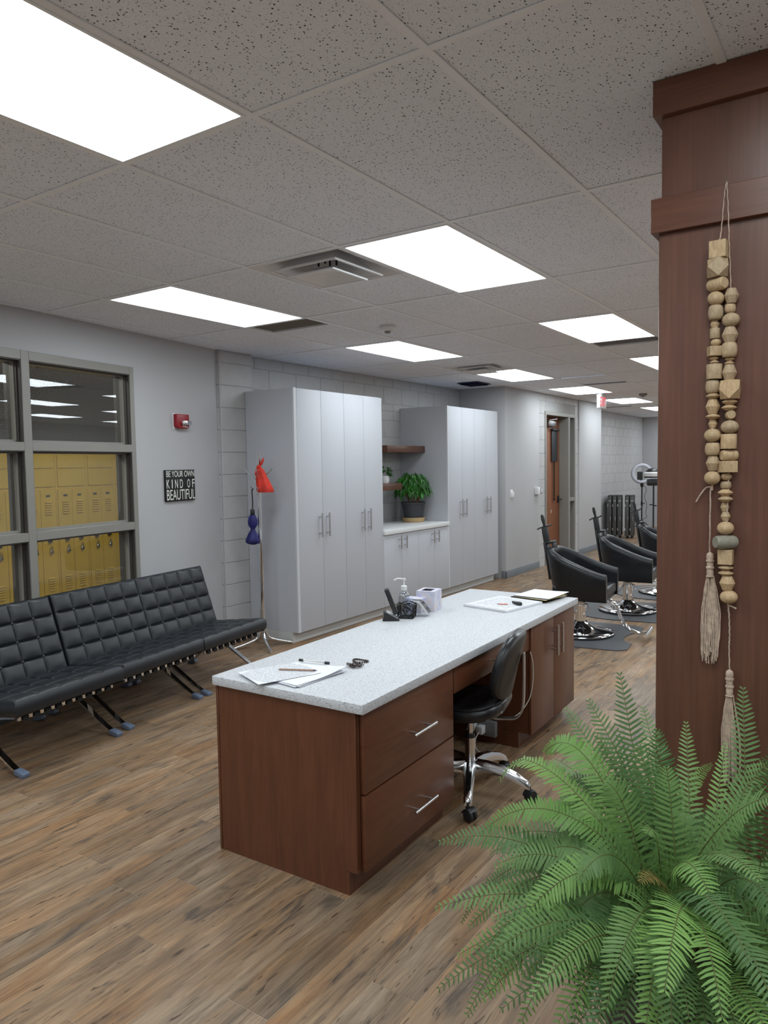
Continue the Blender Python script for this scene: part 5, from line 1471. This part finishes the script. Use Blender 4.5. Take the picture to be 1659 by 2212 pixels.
m = MB(); torus(m, (0, 0.022, rc.z), 0.19, 0.036, (0, 1, 0), flat=0.4); m.build('ring_back', MAT['black_plastic'], t, smooth=60)
m = MB(); m.cyl((0, 0.02, 0.22), (0, 0.02, rc.z - 0.22), 0.014, n=12); m.cyl((0, 0.02, rc.z - 0.29), (0, 0.02, rc.z - 0.2), 0.028, 0.04, n=12); m.build('stand_pole', MAT['black_plastic'], t, smooth=40)
m = MB(); m.cyl((0, 0.02, 0.66), (0, 0.02, 0.74), 0.022, n=12); m.cyl((0, 0.02, 0.70), (0.06, 0.02, 0.70), 0.01, n=8); m.build('clamp', MAT['black_plastic'], t, smooth=40)
for a in (0.3, 2.4, 4.5):
    m = MB(); m.cyl((0, 0.02, 0.36), (0.34 * math.cos(a), 0.02 + 0.34 * math.sin(a), 0.008), 0.008, n=8); m.cyl((0, 0.02, 0.2), (0.16 * math.cos(a), 0.02 + 0.16 * math.sin(a), 0.19), 0.005, n=6); m.build('leg', MAT['black_plastic'], t, smooth=40)
m = MB(); m.box(-0.10, 0.01, -0.02, 0.02, rc.z - 0.13, rc.z + 0.04); m.cyl((-0.02, -0.021, rc.z - 0.02), (-0.02, -0.03, rc.z - 0.02), 0.016, n=14); m.cyl((0.0, 0.01, rc.z - 0.2), (-0.03, 0, rc.z - 0.12), 0.012, n=8); m.build('phone_holder', MAT['black_plastic'], t, 0.004, 1, 40)
m = MB(); m.tube(crom([(0.02, 0.02, rc.z - 0.24), (0.09, 0.0, rc.z - 0.34), (0.05, 0.0, 0.85), (0.10, 0, 0.68), (0.08, 0.0, 0.5), (0.1, 0, 0.4), (0.02, 0.02, 0.36)], 6), 0.005, 6); m.build('cable', MAT['black_plastic'], t, smooth=40)
hc = on_plane(1412, 1032, y=15.6)
t = thing('hood_dryer', 'black hair dryer hood on a stand, cut off by the pillar behind the ring light', 'hair dryer', (hc.x, hc.y, 0), math.radians(20))
m = MB()
m.lathe([(0.02, 0.20), (0.09, 0.19), (0.15, 0.14), (0.185, 0.06), (0.19, 0.0), (0.17, 0.0), (0.165, 0.05), (0.13, 0.12)], (0, 0, hc.z + 0.0), 32, caps=False); m.build('hood', MAT['black_plastic'], t, smooth=50)
m = MB(); m.lathe([(0.192, 0.03), (0.196, 0.05), (0.196, 0.10), (0.17, 0.12)], (0, 0, hc.z), 32, caps=False); m.build('hood_band', MAT['white_plastic'], t, smooth=50)
rbox('control_box', MAT['black_plastic'], -0.13, 0.13, -0.09, 0.09, hc.z - 0.16, hc.z - 0.03, t, 0.02)
m = MB(); m.cyl((0, 0, 0.08), (0, 0, hc.z - 0.15), 0.016, n=12); m.build('stand_pole', MAT['black_plastic'], t, smooth=40)
m = MB(); m.cyl((0, 0, 0.70), (0.06, 0, 0.70), 0.014, n=8); m.cyl((-0.08, 0, 0.72), (0, 0, 0.72), 0.012, n=8); m.build('height_knob', MAT['black_plastic'], t, smooth=40)
for a in range(5):
    th = a * 2 * PI / 5
    m = MB(); m.cyl((0, 0, 0.09), (0.25 * math.cos(th), 0.25 * math.sin(th), 0.06), 0.013, n=8); m.lathe([(0.0, -0.012), (0.026, -0.012), (0.026, 0.012), (0, 0.012)], (0.25 * math.cos(th), 0.25 * math.sin(th), 0.027), 12, (0, 1, 0), caps=False); m.build('leg', MAT['black_plastic'], t, smooth=40)

# ================================================================== BEAD GARLAND ON THE PILLAR
g = thing('bead_garland', 'garland of pale wooden beads with jute tassels hanging on the pillar', 'garland', (-0.364, PF - 0.021, 2.36))
gb = Vector(g.location)
MPP = 0.00127
def gpt(u, v, d): p = on_plane(u, v, y=PF - d); return p - gb
def bead(kind, u, v, w, h, grey=False, tilt=0.0):
    r = w * MPP / 2; hh = h * MPP / 2
    d = min(r, 0.03) + 0.001
    if kind in ('cube', 'facet'): d = r * 1.05
    c = gpt(u, v, d); m = MB(); sm = 40
    if kind == 'round': m.lathe([(r * math.sin(PI * k / 12), -hh * math.cos(PI * k / 12)) for k in range(13)], n=24, caps=False); sm = 60
    elif kind == 'barrel': m.lathe([(0.0, -hh), (r * 0.68, -hh), (r * 0.86, -hh * 0.85), (r * 0.97, -hh * 0.45), (r, 0), (r * 0.97, hh * 0.45), (r * 0.86, hh * 0.85), (r * 0.68, hh), (0, hh)], n=24, caps=False); sm = 45
    elif kind == 'hex': m.lathe([(0.0, -hh), (r * 0.6, -hh), (r, 0), (r * 0.6, hh), (0, hh)], n=10, caps=False); sm = 20
    elif kind == 'disc': m.lathe([(0.0, -hh), (r * 0.45, -hh), (r * 0.97, -hh * 0.12), (r * 0.97, hh * 0.12), (r * 0.45, hh), (0, hh)], n=24, caps=False); sm = 30
    elif kind == 'cyl': m.lathe([(0.0, -hh), (r * 0.97, -hh), (r, -hh * 0.94), (r, hh * 0.94), (r * 0.97, hh), (0, hh)], n=28, caps=False); sm = 30
    elif kind == 'side': m.lathe([(0.0, -r), (hh * 0.8, -r), (hh * 0.97, -r * 0.75), (hh, 0), (hh * 0.97, r * 0.75), (hh * 0.8, r), (0, r)], n=24, axis=(math.cos(tilt), -math.sin(tilt), 0), caps=False); sm = 35
    elif kind == 'cube':
        a = r * 0.92; m.box(-a, a, -a * 0.9, a * 0.9, -hh, hh)
        m.v = [Matrix.Rotation(tilt, 3, 'Z') @ p for p in m.v]
        o = m.build('bead', MAT['bead'], g, 0.0012, 1, 30); o.location = c; return
    elif kind == 'facet':   # cuboctahedron: a cube with its corners cut to the mid-edges
        pts = [Vector(p) for p in ((1, 1, 0), (1, -1, 0), (-1, 1, 0), (-1, -1, 0), (1, 0, 1), (1, 0, -1), (-1, 0, 1), (-1, 0, -1), (0, 1, 1), (0, 1, -1), (0, -1, 1), (0, -1, -1))]
        bm = bmesh.new(); R3 = Matrix.Rotation(tilt, 3, 'Z')
        for p in pts: bm.verts.new(R3 @ Vector((p.x * r * 0.92, p.y * r * 0.92, p.z * hh)))
        bmesh.ops.convex_hull(bm, input=bm.verts)
        bmesh.ops.dissolve_limit(bm, angle_limit=0.02, verts=bm.verts, edges=bm.edges)
        me = bpy.data.meshes.new('bead'); bm.to_mesh(me); bm.free(); me.materials.append(MAT['bead'])
        link('bead', me, g, c); return
    o = m.build('bead', MAT['bead_grey'] if grey else MAT['bead'], g, smooth=sm); o.location = c
    if kind in ('round', 'barrel') and tilt: o.rotation_euler = (0, tilt, 0)
A = lambda x, y, w, h: (1460 + x * 0.1809, 500 + y * 0.1808, w * 0.1809, h * 0.1808)
B = lambda x, y, w, h: (1460 + x * 0.2035, 880 + y * 0.2034, w * 0.2035, h * 0.2034)
LEFT = [('cube', A(517, 222, 205, 200), -0.1), ('facet', A(497, 437, 240, 215), 0.25), ('side', A(495, 632, 210, 155), 0.5), ('round', A(478, 800, 190, 165), 0.2), ('barrel', A(475, 970, 170, 170), 0),
        ('hex', A(467, 1110, 110, 100), 0), ('cyl', A(467, 1220, 115, 120), 0), ('round', A(478, 1327, 118, 95), 0), ('cube', A(460, 1432, 150, 115), 0.5), ('disc', A(457, 1518, 115, 42), 0), ('disc', A(460, 1563, 115, 42), 0),
        ('cyl', A(458, 1677, 178, 175), 0), ('barrel', A(440, 1855, 165, 155), 0), ('disc', A(443, 1967, 168, 70), 0), ('hex', A(440, 2093, 165, 170), 0),
        ('disc', B(392, 97, 150, 55), 0), ('hex', B(392, 175, 95, 95), 0), ('round', B(390, 297, 172, 145), 0), ('barrel', B(390, 443, 155, 135), 0), ('hex', B(394, 593, 148, 155), 0), ('round', B(387, 748, 165, 150), 0)]
RIGHT = [('hex', A(663, 770, 165, 170), 0), ('barrel', A(648, 918, 125, 110), 0), ('round', A(658, 1055, 195, 165), 0), ('hex', A(645, 1237, 180, 185), 0), ('barrel', A(638, 1417, 178, 170), 0), ('disc', A(645, 1525, 115, 46), 0), ('disc', A(638, 1575, 115, 46), 0),
         ('hex', A(637, 1690, 168, 190), 0), ('facet', A(647, 1888, 230, 220), 0.05), ('disc', A(643, 2035, 175, 65), 0), ('disc', A(635, 2105, 175, 65), 0),
         ('side', B(577, 80, 115, 100), 1.2), ('round', B(572, 207, 178, 140), 0), ('cyl', B(560, 362, 160, 155), 0), ('side', B(563, 510, 160, 120), -0.6), ('cube', B(548, 630, 172, 120), 0.55), ('round', B(535, 735, 112, 85), 0), ('barrel', B(530, 825, 110, 80), 0),
         ('disc', B(525, 905, 155, 70), 0), ('disc', B(527, 973, 152, 65), 0), ('hex', B(520, 1058, 92, 97), 0), ('hex', B(527, 1157, 100, 97), 0), ('round', B(527, 1282, 170, 142), 0), ('side', B(525, 1430, 228, 145), -0.7),
         ('cube', B(529, 1587, 155, 160), 0), ('disc', B(530, 1702, 155, 52), 0), ('disc', B(530, 1760, 155, 58), 0), ('hex', B(545, 1865, 158, 155), 0), ('round', B(562, 2013, 178, 145), 0)]
for lst in (LEFT, RIGHT):
    for kind, (u, v, w, h), tl in lst: bead(kind, u, v, w, h, kind == 'side' and w > 45, tl)
def twine(pts, r=0.0017, d=0.022, wob=0.0006):
    P = [gpt(u, v, dd) for u, v, dd in pts]; c = crom(P, 10); m = MB()
    m.tube([p + Vector((wob * math.sin(i * 1.7), 0, 0)) for i, p in enumerate(c)], r, 6)
    m.build('twine', MAT['jute'], g, smooth=60)
twine([(1569, 393, 0.024), (1564, 430, 0.024), (1558, 500, 0.026), (1553, 524, 0.025)])
twine([(1570, 393, 0.024), (1573, 450, 0.024), (1576, 540, 0.022), (1579, 626, 0.022)])
m = MB(); m.cyl(gpt(1569, 391, 0.0), gpt(1569, 391, 0.03), 0.002, n=8); m.build('nail', MAT['grey_steel'], g)
twine([(1552, 524, 0.024), (1548, 700, 0.02), (1543, 800, 0.02), (1540, 900, 0.02), (1539, 1050, 0.02), (1535, 1060, 0.016), (1533, 1195, 0.014)], 0.0022)
twine([(1537, 1052, 0.018), (1525, 1054, 0.016), (1512, 1070, 0.014), (1504, 1084, 0.012)], 0.0022)
twine([(1579, 626, 0.022), (1577, 800, 0.02), (1575, 1000, 0.02), (1568, 1200, 0.02), (1573, 1305, 0.018), (1575, 1330, 0.014), (1576, 1372, 0.014), (1575, 1400, 0.014), (1576, 1450, 0.014)], 0.0022)
twine([(1572, 1308, 0.018), (1580, 1310, 0.018), (1590, 1315, 0.018)], 0.0028)
def tassel(u0, v0, vn, vb, wn, wb, ub, seed):
    rr = random.Random(seed)
    a = gpt(u0, v0, 0.016); b = gpt(u0, vn, 0.016)
    hw = wn * MPP / 2
    L_ = (a - b).length
    q = (b - a).normalized()
    m = MB(); m.lathe([(hw * 0.4, 0), (hw * 0.95, L_ * 0.06), (hw * 1.1, L_ * 0.2), (hw * 0.85, L_ * 0.32), (hw * 0.98, L_ * 0.45), (hw * 0.85, L_ * 0.6), (hw * 1.0, L_ * 0.8), (hw * 0.9, L_)], a, 18, q); m.build('tassel_head', MAT['jute'], g, smooth=60)
    m = MB()
    for f in (0.32, 0.36, 0.6, 0.64, 0.98):
        c = a + (b - a) * f
        m.tube([c + Vector((hw * 1.02 * math.cos(2 * PI * i / 16), hw * 1.02 * math.sin(2 * PI * i / 16), 0)) for i in range(16)], 0.0018, 5, closed=True)
    m.build('tassel_binding', MAT['jute'], g, smooth=60)
    m = MB()
    for k in range(42):
        ang = rr.uniform(0, 2 * PI); rad = math.sqrt(rr.random())
        e = gpt(ub + wb / 2 * rad * math.cos(ang), vb + rr.uniform(-26, 6), 0.012 + 0.009 * (1 + rad * math.sin(ang)))
        s = b + Vector((hw * rad * math.cos(ang), hw * rad * math.sin(ang) * 0.6, 0.004))
        mid = s * 0.5 + e * 0.5 + Vector((0.009 * rad * math.cos(ang) + rr.uniform(-0.004, 0.004), rr.uniform(-0.002, 0.002), 0))
        c = crom([s, mid, e], 7)
        m.tube([p + Vector((0.0007 * math.sin(i * 1.9 + k), 0, 0)) for i, p in enumerate(c)], 0.0015, 5)
    m.build('tassel_fringe', MAT['jute'], g, smooth=60)
tassel(1534, 1193, 1246, 1428, 15, 38, 1532, 4)
tassel(1576, 1447, 1504, 1692, 15, 40, 1581, 8)

# ================================================================== BOSTON FERN
FC = Vector((-0.36, 1.70, 0.56))
fern = thing('boston_fern', 'large green fern with arching fronds in front of the pillar', 'fern', (FC.x, FC.y, 0))
m = MB(); m.lathe([(0.0, 0.0), (0.12, 0.0), (0.13, 0.01), (0.17, 0.46), (0.182, 0.465), (0.182, 0.505), (0.168, 0.505), (0.165, 0.47)], n=36, caps=False); m.build('planter', MAT['pot_dark'], fern, smooth=40)
m = MB(); m.lathe([(0.166, 0.47), (0.12, 0.50), (0.05, 0.525), (0.0, 0.53)], n=28, caps=False); m.build('soil', MAT['soil'], fern, smooth=60)
fr_rng = random.Random(21)
VIEW = Vector((0.55, -0.80, 0.45)).normalized()
def frond(S, C_, T, width=0.048, mat='fern', pairs=None, taper=0.5, curl=0.0, nrm=None, dry=False):
    """S, C_, T: base, control and tip in world space"""
    L_ = ((S - C_).length + (C_ - T).length) * 0.93
    n = pairs or max(18, int(L_ / 0.0122))
    pts = bez(S, C_, T, n)
    if curl:
        for i in range(int(n * 0.8), n + 1):
            f = (i - n * 0.8) / (n * 0.2); pts[i] = pts[i] + Vector((0, 0, -curl * f * f))
    nr = (nrm or (Vector((0, 0, 0.75)) + VIEW * 0.8 + Vector((fr_rng.uniform(-.35, .35), fr_rng.uniform(-.35, .35), 0)))).normalized()
    m = MB()
    m.m = 1; m.tube([p - FC * 1 + Vector((0, 0, FC.z)) for p in pts], [0.0021 * (1 - 0.7 * i / n) for i in range(n + 1)], 5); m.m = 0
    for i in range(2, n + 1):
        t = i / n; p = pts[i] - Vector((FC.x, FC.y, 0))
        d = (pts[min(i + 1, n)] - pts[i - 1]).normalized()
        s = d.cross(nr)
        if s.length < 0.1: s = d.cross(Vector((1, 0, 0.2)))
        s.normalize(); up = s.cross(d).normalized()
        w = width * (min(1, t / 0.16) ** 0.7) * (1 - max(0, (t - taper) / (1 - taper)) ** 2.2 * 0.80)
        for sg in (-1, 1):
            ww = w * fr_rng.uniform(0.86, 1.06); hw = 0.0039 * (0.6 + 0.4 * ww / width) * (1.0 if not dry else 0.55)
            fwd = 0.22 + 0.5 * t * t + fr_rng.uniform(-0.08, 0.08); ris = fr_rng.uniform(-0.1, 0.22)
            q = (s * sg + d * fwd + up * ris).normalized()
            a0 = p + s * sg * 0.001
            dr = -up * (0.22 * ww) * fr_rng.uniform(0.5, 1.4)
            b0 = a0 + q * ww * 0.5 + dr * 0.15; c0 = a0 + q * ww + dr * 0.75
            m.add([a0 - d * hw * 0.75, a0 + d * hw * 0.95, b0 - d * hw * 0.85 + up * 0.0006, b0 + d * hw * 0.95 + up * 0.0006, a0 * 0.12 + c0 * 0.88 - d * hw * 0.45, a0 * 0.12 + c0 * 0.88 + d * hw * 0.55, c0 + d * hw * 0.2],
                  [(0, 1, 3, 2), (2, 3, 5, 4), (4, 5, 6)])
    return m.build('frond', [MAT[mat], MAT['rachis']], fern, smooth=60, fix=False)
def px_frond(u, v, y, lift=0.18, along=0.42, width=0.050, mat='fern', base=(0, 0), curl=0.0, taper=0.35, nrm=None, dry=False):
    T = on_plane(u, v, y=y); S = FC + Vector((base[0], base[1], -0.03))
    C_ = S + (T - S) * along + Vector((0, 0, lift))
    frond(S, C_, T, width, mat, None, taper, curl, nrm, dry)
FR = [  # tip in the photo, distance plane of the tip, arch
    (1339, 1457, 1.84, 0.06, 0.45, 0.047, 'fern'), (1272, 1514, 1.86, 0.08, 0.45, 0.046, 'fern'), (1223, 1533, 1.88, 0.10, 0.45, 0.046, 'fern'),
    (1178, 1625, 1.78, 0.30, 0.62, 0.050, 'fern_young'), (1082, 1640, 1.72, 0.24, 0.55, 0.046, 'fern_young'), (1038, 1802, 1.60, 0.32, 0.60, 0.044, 'fern_young'),
    (1050, 1818, 1.74, 0.22, 0.50, 0.058, 'fern'), (998, 1992, 1.70, 0.34, 0.70, 0.026, 'fern'), (1482, 1562, 1.98, 0.06, 0.5, 0.036, 'fern'), (1605, 1488, 2.06, 0.04, 0.5, 0.044, 'fern'),
    (1537, 1651, 2.05, 0.20, 0.4, 0.026, 'fern_young'), (1567, 1608, 1.95, 0.08, 0.5, 0.026, 'fern_young'), (1720, 1580, 1.70, 0.12, 0.5, 0.055, 'fern'), (1690, 1720, 1.60, 0.16, 0.5, 0.056, 'fern'),
    (1015, 2000, 1.55, 0.30, 0.55, 0.050, 'fern'), (1010, 2190, 1.50, 0.34, 0.62, 0.055, 'fern'), (1060, 2060, 1.62, 0.30, 0.6, 0.052, 'fern'), (1124, 1992, 1.42, 0.30, 0.50, 0.055, 'fern_young'),
    (1436, 2140, 1.22, 0.26, 0.55, 0.060, 'fern_young'), (1310, 2177, 1.30, 0.28, 0.55, 0.052, 'fern'), (1128, 2205, 1.40, 0.32, 0.60, 0.055, 'fern_young'), (1555, 1985, 1.40, 0.30, 0.30, 0.046, 'fern_young'),
    (1375, 1610, 1.70, 0.10, 0.5, 0.048, 'fern'), (1420, 1580, 1.80, 0.08, 0.5, 0.046, 'fern'), (1310, 1690, 1.62, 0.16, 0.5, 0.050, 'fern'), (1230, 1680, 1.80, 0.18, 0.55, 0.050, 'fern'),
    (1180, 1760, 1.66, 0.24, 0.55, 0.052, 'fern'), (1130, 1880, 1.60, 0.26, 0.55, 0.054, 'fern'), (1250, 1900, 1.45, 0.24, 0.5, 0.052, 'fern'), (1190, 2080, 1.45, 0.30, 0.58, 0.052, 'fern'),
    (1640, 1900, 1.45, 0.20, 0.5, 0.052, 'fern'), (1620, 2080, 1.30, 0.24, 0.5, 0.052, 'fern'), (1700, 2000, 1.50, 0.22, 0.5, 0.055, 'fern'), (1560, 2200, 1.22, 0.26, 0.5, 0.050, 'fern_young'), (1680, 2190, 1.3, 0.26, 0.5, 0.052, 'fern'),
    (1480, 1760, 1.75, 0.12, 0.5, 0.044, 'fern'), (1400, 1800, 1.50, 0.18, 0.5, 0.050, 'fern'), (1060, 2150, 1.7, 0.3, 0.65, 0.048, 'fern'), (1240, 2210, 1.36, 0.3, 0.6, 0.048, 'fern'), (1660, 1650, 1.95, 0.14, 0.5, 0.046, 'fern'),
    (1330, 2270, 1.32, 0.28, 0.55, 0.050, 'fern'), (1392, 2250, 1.28, 0.28, 0.5, 0.050, 'fern_young'), (1455, 2290, 1.26, 0.28, 0.5, 0.050, 'fern'), (1270, 2290, 1.40, 0.30, 0.55, 0.050, 'fern'), (1200, 1640, 1.95, 0.16, 0.5, 0.046, 'fern'), (1290, 1590, 1.92, 0.10, 0.5, 0.046, 'fern'), (1440, 1660, 1.70, 0.10, 0.5, 0.046, 'fern'), (1390, 1530, 1.95, 0.06, 0.5, 0.044, 'fern'),
]
for k, (u, v, y, lift, al, w, mt) in enumerate(FR):
    b = Vector((fr_rng.uniform(-0.07, 0.07), fr_rng.uniform(-0.07, 0.07)))
    if u > 1590 and v < 1600: b = Vector((0.13, 0.10))
    nm = None
    if v < 1700 and lift < 0.15: nm = Vector((0.35, -0.9, 0.15)) + Vector((fr_rng.uniform(-.3, .3), 0, 0))
    px_frond(u, v, y, lift, al, w, mt, b, 0.05 if u == 1082 else 0, 0.5, nm)
px_frond(1385, 1905, 1.40, 0.14, 0.5, 0.034, 'fern_dry', (0.02, -0.03), 0, 0.5, None, True)
px_frond(1085, 2130, 1.52, 0.30, 0.6, 0.040, 'fern_dry', (-0.05, -0.04), 0, 0.5, None, True)
px_frond(1180, 2120, 1.58, 0.26, 0.6, 0.036, 'fern_dry', (-0.05, -0.02), 0, 0.5, None, True)
for k in range(105):
    a = fr_rng.uniform(0, 2 * PI); el = fr_rng.uniform(-0.35, 0.55); L_ = fr_rng.uniform(0.26, 0.46)
    S = FC + Vector((0.09 * math.cos(a + fr_rng.uniform(-.6, .6)), 0.09 * math.sin(a), -0.04))
    T = S + Vector((math.cos(a) * L_, math.sin(a) * L_, el * L_ - 0.02))
    if T.y > 2.12: T.y = 2.12 - fr_rng.uniform(0, 0.08)
    C_ = S + (T - S) * 0.45 + Vector((0, 0, fr_rng.uniform(0.08, 0.22)))
    frond(S, C_, T, fr_rng.uniform(0.040, 0.052), 'fern' if fr_rng.random() < 0.85 else 'fern_young')
